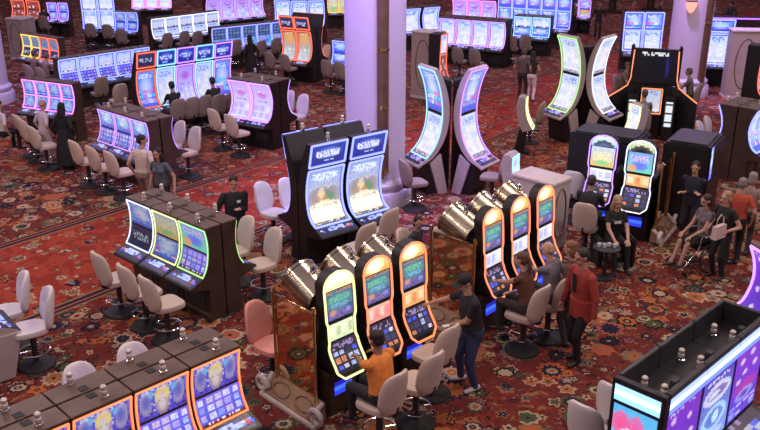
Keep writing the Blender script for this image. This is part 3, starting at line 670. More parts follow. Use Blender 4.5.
bank('slant', (121, 21), (131, 22), 2, 'of two blue machines right of the pale blue towers, left to right', 'blue machines by the towers', face=-105, detail=False, w=.55, neon='blue', nr=1.8, scr=dict(main='blueart', upper='blueart'), k=.7)
bank('slant', (19, 8), (33, 9), 2, 'of two red machines in the top left corner, left to right', 'red corner machines', face=-110, detail=False, w=.8, neon='red', nr=2.0, scr=dict(main='redmix', upper='redmix'))
bank('low', (138, -2), (162, 0), 3, 'from left of the white and pink machines along the top edge', 'white and pink machines', face=-85, detail=False, w=.8, neon='pink', nr=1.8, scr=dict(main='bright'))
bank('curve', (283, 12), (320, 11), 3, 'from left of three pale blue arched displays at the top centre left', 'pale blue tall row', face=-100, detail=False, w=.82, neon='blue', nr=2.2, scr=dict(main='bright', upper='title'))
bank('low', (333, 2), (345, 2), 2, 'of two yellowish machines beside the middle column at the top edge, left to right', 'yellowish top machines', face=-80, detail=False, w=.7, neon='yellow', nr=1.8, scr=dict(main='goldart'))
bank('slant', (341, 52), (341, 52), 1, 'blue machine half hidden by the middle column with two chairs in front', 'blue machine by column', face=-120, detail=False, w=.66, neon='blue', nr=1.8, scr=dict(main='blueart', upper='blueart'))
# middle top right
bank('low', (411, 20), (424, 17), 2, 'of two blue curved machines just right of the middle column, left to right', 'blue curved machines by column', face=-60, detail=False, w=.85, neon='blue', nr=2.2, scr=dict(main='bright'))
bN1, _, _ = bank('low', (448, 30.5), (491, 37), 4, 'from left of four white curved machines with violet edges, top centre', 'white curved four', face=-118, detail=False, w=.86, neon='violet', nr=1.8, scr=dict(main='bright'), body='black', back_gap=1.0, back_where='from left on the rear side of the four white curved machines')
bN2, _, _ = bank('low', (460, 10), (487, 12.5), 3, 'from left of three pink and violet machines behind the white curved four', 'pink violet three', face=-112, detail=False, w=.9, neon='pink', nr=2.2, scr=dict(main='violet'))
bN3, _, _ = bank('tower', (505, 9), (556, 16), 5, 'from left of the blue tower row at the top, right of centre', 'blue tower row', detail=False, w=.86, neon='blue', nr=2.2, scr=dict(main='blueart', upper='blueart'), face=-118)
bN4, _, _ = bank('slant', (523, 26), (540, 28), 2, 'of two pale displays before the blue towers, left to right', 'pale black-sided pair', face=-112, detail=False, w=.92, neon='cyan', nr=1.6, scr=dict(main='blueart', upper='bright'), body='black', back_gap=.9, back_where='of two machines behind the pale displays, left to right')
bank('slant', (573, 8), (584, 9.5), 2, 'of two violet machines with orange lower displays, top right, left to right', 'violet and orange pair', face=-110, detail=False, w=.8, neon='violet', nr=1.8, scr=dict(main='amber', upper='blueart'), body='black')
bank('tower', (633, 32), (654, 33), 2, 'of two blue-edged double displays behind the racing-style game pod, left to right', 'blue double displays', face=-95, detail=False, w=.86, neon='blue', nr=2.4, scr=dict(main='bright', upper='blueart'), body='black')
bank('curve', (717, 48), (717, 48), 1, 'tall bright white-blue machine right of the right-hand lavender column', None, face=-104, detail=False, w=.98, neon='blue', nr=2.6, scr=dict(main='bright', upper='blueart'), body='black')

# ------------------------------------------------------------------ curved pods, pods with wings, light box, end cabinets
def pod(cx, cy, faces, where, scr, r=.62, w=.78):
    out = []
    for q, (a, neon) in enumerate(faces):
        o = make_machine('arc', w, 11 + q, neon, scr, label=where[q], group='arched screen machines on grey slanted legs', k=.9, nr=1.5)
        d = Vector((math.cos(R(a)), math.sin(R(a)), 0)); p = Vector((cx, cy, 0)) + d * r
        o.location = p; o.rotation_euler = (0, 0, R(a + 90)); out.append(o)
    return out
pod(1.66, 19.25, [(-152, 'cyan'), (-38, 'violet')], ['arched machine with blue edge, left one of the pair right of the middle column', 'arched machine with violet edge, right one of the pair right of the middle column'], dict(main='bright', upper='blueart'), .57, .74)
pod(5.68, 23.6, [(-150, 'green'), (-40, 'white')], ['arched machine with green edge, left of the farther curved pair', 'arched machine with white edge, right of the farther curved pair, by the racing pod'], dict(main='bright', upper='bright'), .57, .80)
o = make_machine('slant', .8, 3, 'violet', dict(main='reels', upper='blueart'), body='slab', label='grey-sided machine cut off by the left edge, two pale chairs beside it')
rz_ = R(40 + 90); dk = G(20, 329, .70); o.rotation_euler = (0, 0, rz_); o.location = Vector((dk.x, dk.y, 0)) - Matrix.Rotation(rz_, 3, 'Z') @ Vector((-.4, -.22, 0))
mb = MB(); mb.prism([(-.22, .68), (.30, .68), (.30, 0), (-.04, 0)], -.45, -.405); mb.build('leg_slab', ['slab'], o)

def lounge(u, v, face, label, neon, w=.42):
    root = thing('slot_machine', label, 'slot machine', group='small leaning display machines')
    F = Prof([(-.16, .70), (-.02, .95), (.05, 1.22), (.06, 1.5)]); hw = w / 2
    f0 = [(p.x, p.y) for p in F.p]
    mb = MB(); mb.prism(f0 + [(.14, 1.56), (.26, 1.52), (.30, 1.3), (.22, .9), (.1, .62)], -hw, hw); mb.build('grey_case', ['slab'], root)
    mb = MB(); mb.prism([(-.10, 0), (-.10, .05), (.04, .1), (-.02, .66), (.18, .70), (.30, .1), (.38, .05), (.38, 0)], -hw * .8, hw * .8); mb.build('pedestal', ['black'], root)
    m = MB(); screen(m, F, w * .78, .05, .95, 'bright', 5, 12); m.build('main_screen', ['glow'], root)
    m = MB(); neon_loop(m, F, w * .9, 0, .99, *NEON[neon], .016, .04); m.build('neon_and_glow_strip', ['glow'], root)
    mb = MB(); mb.box(-hw, hw, -.34, -.12, .66, .71, bev=.01); mb.build('button_deck', ['charcoal'], root)
    p = G(u, v, 1.15); rz = R(face + 90); root.location = Vector((p.x, p.y, 0)) - Matrix.Rotation(rz, 3, 'Z') @ Vector((0, .03, 0)); root.rotation_euler = (0, 0, rz)
lounge(516, 172, -28, 'small leaning grey machine right of the violet-edged arched machine', 'cyan')
lounge(527, 111, -15, 'small leaning machine with lime edge left of the farther curved pair', 'lime')
lounge(634, 119, -155, 'small leaning machine with yellow-green edge in front of the racing-style pod', 'lime')

# racing-style pod
pc = G(647, 137); fr = math.degrees(math.atan2(-pc.y, -pc.x)); t = thing('game_pod', 'black racing-style game pod with red neon wings and a wide dark screen', 'game pod', pc, R(fr + 90)); t.scale = (.80, .80, .94)
mb = MB(); mb.box(-.80, .80, .25, .55, 1.55, 2.62, bev=.05); mb.box(-.86, -.74, .18, .60, 1.5, 2.72, bev=.03); mb.box(.74, .86, .18, .60, 1.5, 2.72, bev=.03); mb.box(-.55, .55, .3, .7, 0, 1.6); mb.build('screen_housing', ['black'], t)
m = MB(); m.surf(lambda a, b: ((a - .5) * 1.42, .243, 1.66 + .88 * b), 24, 16, paint('noir', 24, 16, 2)); m.build('wide_screen', ['glow'], t)
for s in (-1, 1):
    P = smooth_path3 = [(s * .74, .17, 2.6), (s * .76, .17, 2.2), (s * .78, .16, 1.75), (s * .86, .05, 1.55), (s * 1.10, -.15, 1.42), (s * 1.5, -.45, 1.22)]
    m = MB(); m.tube(P, .022, 8, 0, NEON['orange'][0]); m.build('red_neon_tube', ['glow'], t)
    mb = MB(); vs = []
    W = [(s * .55, .25), (s * .86, .06), (s * 1.10, -.14), (s * 1.5, -.44)]; H = [1.55, 1.52, 1.40, 1.2]
    for (x, y), h in zip(W, H): vs += [(x, y, 0), (x, y, h), (x + s * .02, y + .14, h), (x + s * .02, y + .14, 0)]
    fs = [(i * 4 + j, i * 4 + (j + 1) % 4, i * 4 + 4 + (j + 1) % 4, i * 4 + 4 + j) for i in range(3) for j in range(4)] + [(0, 1, 2, 3), (12, 13, 14, 15)]
    mb.add(vs, fs); mb.build('wing_wall', ['black'], t)
    m = MB(); x0 = s * .62; m.surf(lambda a, b: (x0 + (a - .5) * .30, -.42, .45 + .75 * b), 8, 14, [[((.85, .88, .95) if abs(((i + .5) / 8 - .5)) < .34 and (j % 5) != 2 else (.04, .04, .05)) for i in range(8)] for j in range(14)]); m.build('white_light_panel', ['glow'], t)
    mb = MB(); mb.box(x0 - .19, x0 + .19, -.41, .3, 0, 1.28, bev=.03); mb.build('side_console', ['black'], t)
F = Prof([(-.35, .8), (-.12, 1.05), (-.02, 1.5)], 8)
mb = MB(); mb.prism([(p.x + .01, p.y) for p in F.p] + [(.3, 1.5), (.3, 0), (-.2, 0)], -.36, .36); mb.build('centre_console', ['black'], t)
m = MB(); screen(m, F, .6, .08, .95, 'bright', 3, 16, k=.7); m.build('game_screen', ['glow'], t)
m = MB(); neon_loop(m, F, .68, 0, .99, *NEON['orange'], .02, .04); m.build('red_screen_frame', ['glow'], t)

# light box bank, bottom right
ZT = 1.98
P0 = G(667, 399, ZT); P1 = G(770, 315, ZT); dv = (P1 - P0); dv.z = 0; ang = math.atan2(dv.y, dv.x); pit = .80
WJ = .56
for q in range(3):
    t = thing('slot_machine', ['tall light-box machine with violet drops, nearest of the bottom right bank', 'tall light-box machine with white swirl, middle of the bottom right bank', 'tall light-box machine with ring and drops, farthest of the bottom right bank'][q], 'slot machine', group='blue light-box bank')
    c = P0 + dv.normalized() * (pit * (q + .5) + .04); t.location = (c.x, c.y, 0); t.rotation_euler = (0, 0, ang)
    h = pit / 2 - .004
    mb = MB(); mb.box(-h, h, .0, WJ, 0, ZT - .22); mb.prism([(-.28, .66), (-.28, .72), (.02, .80), (.02, .6)], -h, h); mb.build('cabinet', ['black'], t)
    mb = MB(); mb.box(-h, h, -.02, .05, ZT - .22, ZT + .03, bev=.008); mb.box(-h, h, WJ - .05, WJ, ZT - .22, ZT + .03, bev=.008)
    if q == 2: mb.box(h - .06, h, .05, WJ - .05, ZT - .22, ZT + .03)
    mb.build('rim', ['charcoal'], t)
    m = MB(); m.surf(lambda a, b: ((a * 2 - 1) * h, -.024, ZT - .21 + .19 * b), 6, 3, [[(.25, .4, 1.8)] * 6, [(1.3, 1.6, 2.2)] * 6, [(.6, .8, 2.0)] * 6]); m.build('light_band', ['glow'], t)
    kind = ['drops', 'swirl', 'dropsring'][q]
    m = MB(); m.surf(lambda a, b: ((a * 2 - 1) * h * .93, -.008, .86 + (ZT - 1.09) * b), 26, 40, paint(kind, 26, 40, 4 + q)); m.build('main_screen', ['glow'], t)
    m = MB(); m.surf(lambda a, b: ((a * 2 - 1) * h * .8, -.25 + .24 * b, .732 + .066 * b), 8, 4, paint('buttons', 8, 4, q)); m.build('button_deck', ['glow'], t)
    beacon(t, -.12, .18, ZT - .22, 1.0); beacon(t, -.12, .40, ZT - .22, 1.0)
    mb = MB(); mb.box(.02, .12, 0.13, .20, ZT - .22, ZT - .08, bev=.008); mb.build('junction_box', ['charcoal'], t)
t = thing('end_display', 'cyan and pink glowing end display with white light band, bottom right corner', 'display', (P0.x, P0.y, 0), ang)
mb = MB(); mb.box(-.06, .03, -.02, WJ, 0, ZT + .03, bev=.008); mb.build('cabinet', ['black'], t)
m = MB(); m.surf(lambda a, b: (-.067, WJ - .04 - a * (WJ - .06), ZT - .20 + .18 * b), 6, 3, [[(.5, 1.0, 1.8)] * 6, [(1.3, 1.7, 2.0)] * 6, [(.6, 1.1, 1.9)] * 6]); m.build('light_band', ['glow'], t)
m = MB(); m.surf(lambda a, b: (-.067, WJ - .05 - a * (WJ - .08), .8 + (ZT - 1.04) * b), 22, 40, paint('candy', 22, 40, 9)); m.build('picture_panel', ['glow'], t)

# banks whose sides show at the right edge
bank('low', (753, 129), (763, 125), 2, 'from us of the dark brown machines at the right edge, above the orange-red top', 'dark machines at right edge', face=-45, w=.72, neon='blue', nr=2.2, scr=dict(main='blueart'), back_gap=1.0, back_where='from us at the rear of the dark brown machines at the right edge')
bank('low', (768, 284), (768, 284), 1, 'violet-neon machine cut off by the right edge above the blue light-box bank', None, face=-168, w=.66, neon='violet', nr=2.2, scr=dict(main='drops'), body='black')

def oval(mb, o, rx, rz, r, axis='y'):
    mb.tube([(o[0] + (rx * math.cos(a) if axis == 'y' else 0), o[1] + (0 if axis == 'y' else rx * math.cos(a)), o[2] + rz * math.sin(a)) for a in [2 * math.pi * i / 28 for i in range(28)]], r, 6, 0, None, True)
def end_cabinet(u, v, face, label, w=.95, dpt=.5, h=2.2, m='beige'):
    p = G(u, v); t = thing('end_cabinet', label, 'cabinet', p, R(face + 90))
    mb = MB(); mb.box(-w / 2, w / 2, 0, dpt, .1, h - .06, bev=.01); mb.build('body', [m], t)
    mb = MB(); mb.box(-w / 2 - .02, w / 2 + .02, -.02, dpt + .02, 0, .1, bev=.01); mb.build('plinth', ['pale'], t)
    mb = MB(); mb.box(-w / 2 - .03, w / 2 + .03, -.03, dpt + .03, h - .06, h, bev=.015); mb.build('top', ['pale'], t)
    mb = MB(); oval(mb, (0, -.004, h * .52), w * .30, h * .36, .016); mb.build('oval_inlay', ['bronze'], t)
    return t
def attach(style, cab, side_off, face, label, **kw): pass
end_cabinet(422, 99, -128, 'beige end cabinet with oval inlay right of the middle column', .95, .6, 2.25)
bank('tower', (443, 57), (443, 57), 1, 'red-edged machine attached to the beige oval cabinet, seen from the side', 'red machines by oval cabinet', face=-30, detail=False, w=.5, neon='red', nr=1.6, scr=dict(main='redmix', upper='bright'), body='black')
end_cabinet(739, 99, -98, 'beige end cabinet with oval inlay at the upper right edge', 1.0, .6, 2.3)
bank('tower', (760, 70), (760, 70), 1, 'red-edged machine attached to the oval cabinet at the upper right edge', 'red machines at upper right', face=-30, detail=False, w=.5, neon='red', nr=1.6, scr=dict(main='redmix', upper='darktitle'), body='black')
end_cabinet(19, 60, -110, 'plain beige end cabinet beside the upper left column', .8, .8, 1.7)
tc_ = G(557, 199, 1.42); t = end_cabinet(557, 249, -45, 'pale low cabinet at the end of the brass-hooded bank, right of centre', .62, .95, 1.42, 'pale')

# mirrored end panels on scrolled sledge feet
def end_panel(machine, side, w, label, depth=1.04, mirror='mirror'):
    rz = machine.rotation_euler.z; o = machine.matrix_basis @ Vector((side * (w / 2 + .10), 0, 0))
    t = thing('sledge_end_panel', label, 'stand', o, rz)
    s = side
    mb = MB(); mb.box(min(0, s * .035), max(0, s * .035), .14, depth - .10, .30, 1.56, bev=.004); mb.build('mirror_panel', [mirror], t)
    for y in (.10, depth - .08):
        mb = MB(); mb.lathe([(.03, .28), (.022, .32), (.02, 1.56), (.035, 1.61), (.02, 1.67)], 12, (s * .05, y, 0)); mb.build('post', ['gold'], t, True)
    # sloping plinth with ovals
    mb = MB(); y0, y1 = -.02, depth + .02
    vs = [(0, y0, .04), (s * .22, y0, .04), (s * .22, y0, .09), (s * .05, y0, .30), (0, y0, .30)]
    vs += [(x, y1, z) for x, _, z in vs]
    mb.add(vs, [(i, (i + 1) % 5, 5 + (i + 1) % 5, 5 + i) for i in range(5)] + [(4, 3, 2, 1, 0), (5, 6, 7, 8, 9)]); mb.build('plinth', ['tan'], t)
    mb = MB(); mb.box(min(s * .19, s * .26), max(s * .19, s * .26), y0 - .06, y1 + .06, 0, .07, bev=.012); mb.build('bottom_rail', ['pale'], t)
    up = Vector((s * .21, 0, .31)).normalized()
    for cy in (.27, .75):
        mb = MB(); mb.tube([(s * (.138 + .06 * math.cos(a)), cy + .17 * math.sin(a), .195 - .075 * math.cos(a) + .008) for a in [2 * math.pi * i / 24 for i in range(24)]], .011, 6, 0, None, True); mb.build('oval_inlay', ['bronze'], t)
    for yy, dr in ((y0, -1), (y1, 1)):       # scroll at each end
        P = []
        for i in range(34):
            q = i / 33; an = q * math.pi * 2.6; rr = .13 * (1 - q * .72)
            P.append((yy + dr * (.0 + .10 - rr * math.cos(an) * 1.0 - .05), .17 + rr * math.sin(an) * 1.0))
        mb = MB(); mb.tube([(s * .20, y, z) for y, z in P], [.045 - .02 * i / 33 for i in range(34)], 8)
        mb.tube([(s * .22, yy + dr * .0, .05), (s * .21, yy - dr * .02, .14), (s * .14, yy - dr * .02, .22), (s * .04, yy, .31)], .035, 8)
        mb.build('scroll', ['pale'], t, True)
    return t
end_panel(bC[0], -1, .5, 'mirrored end panel on a scrolled sledge foot, bottom centre')
end_panel(bD[0], -1, .5, 'gold mirrored end panel behind the man in the black polo')
end_panel(bG[1], 1, .56, 'mirrored end panel on a pale scrolled foot beside the seated woman, right')

# black housings behind the bright arched pair
for (mach, sx, back, wd, dp, h, lab) in ((bG[0], -.35, 1.12, 1.5, 1.0, 1.72, 'large black housing behind the bright arched pair, left side'), (bG[1], .62, 1.16, .95, 1.3, 1.80, 'black housing with a blue-lit edge right of the bright arched pair')):
    p = mach.matrix_basis @ Vector((sx, back + .3, 0)); t = thing('machine_housing', lab, 'cabinet', (p.x, p.y, 0), mach.rotation_euler.z); u = 660 if sx > 0 else 600
    mb = MB(); mb.box(-wd / 2, wd / 2, -.3, -.3 + dp, 0, h, bev=.04); mb.build('body', ['black'], t)
    mb = MB(); mb.box(-wd / 2 + .1, wd / 2 - .1, -.2, dp - .4, h, h + .03, bev=.01); mb.build('lid', ['charcoal'], t)
    if u > 650:
        m = MB(); m.surf(lambda a, b: (wd / 2 + .006, -.22 + .2 * a - .06 * b, 1.1 + .7 * b), 3, 10, paint('blueart', 3, 10, 2, 1.3)); m.build('lit_edge', ['glow'], t)

# ------------------------------------------------------------------ far background, top right: card tables, counter
def card_table(u, v, face, label):
    t = thing('card_table', label, 'table', G(u, v), R(face + 90), 'brown card tables at the far end')
    mb = MB(); n = 20; P = [(-1.1, .35)] + [(1.1 * math.cos(a), .35 - 1.0 * math.sin(a)) for a in [math.pi - math.pi * i / n for i in range(n + 1)]]
    P = [(1.1 * math.cos(math.pi * i / n), .3 - .95 * math.sin(math.pi * i / n)) for i in range(n + 1)]
    vs = [(x, y, .95) for x, y in P] + [(x, y, 1.05) for x, y in P]; k = len(P)
    mb.add(vs, [(i, (i + 1) % k, k + (i + 1) % k, k + i) for i in range(k)] + [tuple(range(k))[::-1], tuple(range(k, 2 * k))]); mb.build('table_top', ['felt'], t)
    mb = MB(); mb.lathe([(.5, 0), (.5, .08), (.22, .14), (.2, .9), (.4, .95)], 16, (0, 0, 0)); mb.build('pedestal', ['brown'], t, True)
    mb = MB(); mb.tube([(x * 1.03, y * 1.03, 1.04) for x, y in P], .06, 6); mb.build('padded_rail', ['tan'], t, True)
for q, (u, v) in enumerate(((612, 12), (650, 10), (586, -8), (648, -6))):
    card_table(u, v, -100 + q * 7, ['brown card table at the far top right, left of the blue double displays', 'brown card table at the top edge between the blue double displays and the right-hand column', 'brown card table at the top edge behind the violet and orange pair', 'farthest brown card table at the top edge, right'][q])
t = thing('counter', 'long counter with a violet neon strip at the upper right edge', 'counter', G(735, 42), R(-8))
mb = MB(); mb.box(-1.6, 5, 0, .6, 0, 1.05, bev=.01); mb.build('body', ['brown'], t)
mb = MB(); mb.box(-1.65, 5, -.06, .66, 1.05, 1.12, bev=.01); mb.build('top', ['black'], t)
m = MB(); m.tube([(-1.65, -.08, 1.08), (5, -.08, 1.08)], .035, 8, 0, (.9, .3, 2.0)); m.build('neon_strip', ['glow'], t)

# ------------------------------------------------------------------ chairs
def sq(v, e): return math.copysign(abs(v) ** e, v)
def make_chair(leather):
    t = thing('swivel_chair', '', 'chair')
    mb = MB()
    mb.ell((0, -.02, .60), (.245, .25, .065), e=.55, n=22, k=8, f=lambda p: Vector((p.x * (1 - .12 * (p.y > 0) * p.y / .25), p.y, p.z + .02 * (abs(p.x) / .245) ** 2))); mb.build('seat', [leather], t, True)
    def wb(p):
        f = (p.z + .30) / .60
        return Vector((p.x * (1.0 - .22 * max(0, f - .35) ** 1.2 - .12 * max(0, .3 - f)), p.y + .10 * f + .10 * (p.x / .25) ** 2 * -1 + .02, p.z))
    mb = MB(); mb.ell((0, .235, .90), (.245, .05, .305), e=.6, n=22, k=12, f=wb); bk = mb.build('backrest', [leather], t, True)
    mb = MB(); mb.ell((-.018, .345, .98), (.022, .008, .028), n=8, k=5); mb.ell((.018, .345, .98), (.022, .008, .028), n=8, k=5); mb.add([(-.036, .345, .97), (.036, .345, .97), (0, .340, .93), (-.036, .353, .97), (.036, .353, .97), (0, .348, .93)], [(0, 1, 2), (5, 4, 3), (0, 3, 4, 1), (1, 4, 5, 2), (2, 5, 3, 0)]); mb.build('emblem', ['bronze'], bk)
    mb = MB(); mb.tube([(0, .16, .53), (0, .26, .56), (0, .295, .70)], .03, 8); mb.build('back_bracket', ['charcoal'], t, True)
    mb = MB(); mb.lathe([(.045, .05), (.045, .5), (.12, .535), (.12, .55)], 14); mb.build('post', ['charcoal'], t, True)
    mb = MB(); mb.tube([(.215 * math.cos(a), .215 * math.sin(a), .26) for a in [2 * math.pi * i / 24 for i in range(24)]], .012, 6, 0, None, True)
    for a in (0.5, 2.6, 4.7): mb.tube([(.04 * math.cos(a), .04 * math.sin(a), .26), (.215 * math.cos(a), .215 * math.sin(a), .26)], .009, 6)
    mb.build('foot_ring', ['chrome'], t, True)
    mb = MB(); mb.lathe([(.27, 0), (.27, .02), (.255, .04), (.08, .06), (.05, .08)], 24); mb.build('base', ['rubber'], t, True)
    return t
CH = {}
def chair(u, v, face, label, group='cream swivel chairs', leather='cream', z=.9):
    """u,v: measured middle of the backrest"""
    p = G(u, v, z); rz = R(face + 90); d = Vector((math.cos(R(face)), math.sin(R(face)), 0))
    loc = Vector((p.x, p.y, 0)) + d * .27
    if leather not in CH:
        t = make_chair(leather); t.location = loc; t.rotation_euler = (0, 0, rz); t['label'] = label; CH[leather] = t
        if group: t['group'] = group
        return t
    return dup(CH[leather], loc, rz, label, group)
for q, (u, v) in enumerate(((100, 268), (126, 281), (148, 293))):
    chair(u, v, 42, ['cream chair farthest left in front of the green-edged three-machine bank', 'middle of the three cream chairs in front of the green-edged bank', 'cream chair nearest us in front of the green-edged bank'][q])
chair(248, 233, -140, 'pale chair half hidden behind the brown end of the green-edged bank')
chair(275, 245, -140, 'pale chair nearest us behind the brown end of the green-edged bank')
chair(262, 197, -35, 'pale violet-lit chair between the man in black and the blue curved pair', leather='white_leather')
chair(286, 193, -35, 'pale chair half hidden behind the left edge of the blue curved pair', leather='white_leather')
chair(391, 223, 135, 'cream chair in front of the blue curved pair, right one, beside the column', leather='cream')
chair(368, 238, 135, 'cream chair in front of the blue curved pair, left one, above the brass hoods')
chair(256, 322, -35, 'cream chair with red neon light put into its colour, at the rear of the brass-hooded bank, bottom centre left', leather='cream_red_lit')
chair(396, 392, 138, 'cream chair carrying the man in the orange shirt')
chair(433, 372, 138, 'empty cream chair right of the man in the orange shirt')
chair(449, 344, 138, 'cream chair behind the man in the black polo, his hand on it')
chair(541, 303, 138, 'cream chair carrying the woman in the brown tank top')
chair(566, 292, 138, 'cream chair carrying the bald man in the grey shirt')
chair(438, 245, -40, 'cream chair seen edge-on at the left end of the gold mirrored panel')
chair(403, 246, -30, 'cream chair carrying the dark-haired child')
chair(583, 424, 45, 'pale chair cut off by the bottom edge left of the blue light-box bank', leather='white_leather')
chair(612, 404, 45, 'pale chair edge-on against the cyan end display', leather='white_leather')
chair(24, 291, -150, 'pale chair at the left edge, the farther one beside the grey-legged machine', leather='white_leather')
chair(48, 307, -150, 'pale chair at the left edge, the nearer one beside the grey-legged machine', leather='white_leather')
chair(133, 366, -45, 'pale chair peeking over the orange-neon bank, right one', leather='white_leather')
chair(80, 387, -45, 'pale chair peeking over the orange-neon bank, left one', leather='white_leather')
for q, (u, v) in enumerate(((75, 152), (92, 158), (110, 163))):
    chair(u, v, 45, 'cream chair, %s from left in front of the violet-white bank by the couple' % ORD[q])
for q, (u, v) in enumerate(((18, 125), (24, 130), (33, 137))):
    chair(u, v, 45, 'cream chair, %s from left in the row facing the pink-neon bank' % ORD[q])
for q, (u, v) in enumerate(((181, 133), (196, 139))):
    chair(u, v, -135, 'cream chair, %s from left at the rear of the violet-white bank' % ORD[q])
for q, (u, v) in enumerate(((213, 119), (230, 125))):
    chair(u, v, 48, 'cream chair, %s from left in front of the white-violet pair' % ORD[q])
for q, (u, v) in enumerate(((290, 101), (304, 105))):
    chair(u, v, -135, 'violet-lit pale chair, %s from left behind the white-violet pair' % ORD[q], leather='white_leather')
for q, (u, v) in enumerate(((193, 107), (206, 105), (233, 101), (246, 98))):
    chair(u, v, 130, 'grey chair, %s from left in front of the tall curved row' % ORD[q], 'taupe chairs', 'greyseat')
for q, (u, v) in enumerate(((269, 60), (284, 62))):
    chair(u, v, 55, 'taupe chair, %s from left in front of the red-neon pair' % ORD[q], 'taupe chairs', 'greyseat')
for q, (u, v) in enumerate(((326, 68), (339, 70))):
    chair(u, v, 60, 'taupe chair, %s from left in front of the blue machine by the column' % ORD[q], 'taupe chairs', 'greyseat')
chair(327, 53, -140, 'yellowish chair at the rear of the red-neon pair'); 
for q, (u, v) in enumerate(((168, 40), (185, 38), (198, 38))):
    chair(u, v, 130, 'taupe chair, %s from left in front of the whitish displays' % ORD[q], 'taupe chairs', 'greyseat')
for q, (u, v) in enumerate(((90, 30), (107, 31), (121, 36))):
    chair(u, v, 95, 'taupe chair, %s from left in front of the pale blue towers' % ORD[q], 'taupe chairs', 'greyseat')
for q, (u, v) in enumerate(((237, 47), (262, 48), (277, 45))):
    chair(u, v, 130, 'taupe chair, %s from left in front of the chequered display row' % ORD[q], 'taupe chairs', 'greyseat')
for q, (u, v) in enumerate(((457, 55), (474, 57))):
    chair(u, v, 60, 'taupe chair, %s from left in front of the white curved four' % ORD[q], 'taupe chairs', 'greyseat')
for q, (u, v) in enumerate(((511, 43), (525, 42))):
    chair(u, v, 70, 'taupe chair, %s from left before the pale black-sided pair' % ORD[q], 'taupe chairs', 'greyseat')
chair(404, 172, 25, 'taupe chair between the middle column and the blue-edged arched machine', 'taupe chairs', 'greyseat')
chair(505, 166, 160, 'taupe chair beside the small leaning grey machine', 'taupe chairs', 'greyseat')
chair(541, 112, 160, 'taupe chair beside the small leaning lime-edged machine', 'taupe chairs', 'greyseat')
for q, (u, v) in enumerate(((699, 133), (707, 128))):
    chair(u, v, -30, 'cream chair, %s from left facing the dark machines at the right edge' % ORD[q])
chair(573, 184, 60, 'pale chair left of the bright arched pair, nobody on it', leather='white_leather')
chair(584, 217, 62, 'cream chair carrying the man in dark clothes before the bright arched pair')
chair(102, 86, 130, 'taupe chair in front of the blue bank, upper left', 'taupe chairs', 'greyseat')
chair(121, 93, 130, 'cream chair at the right end of the blue bank, upper left')

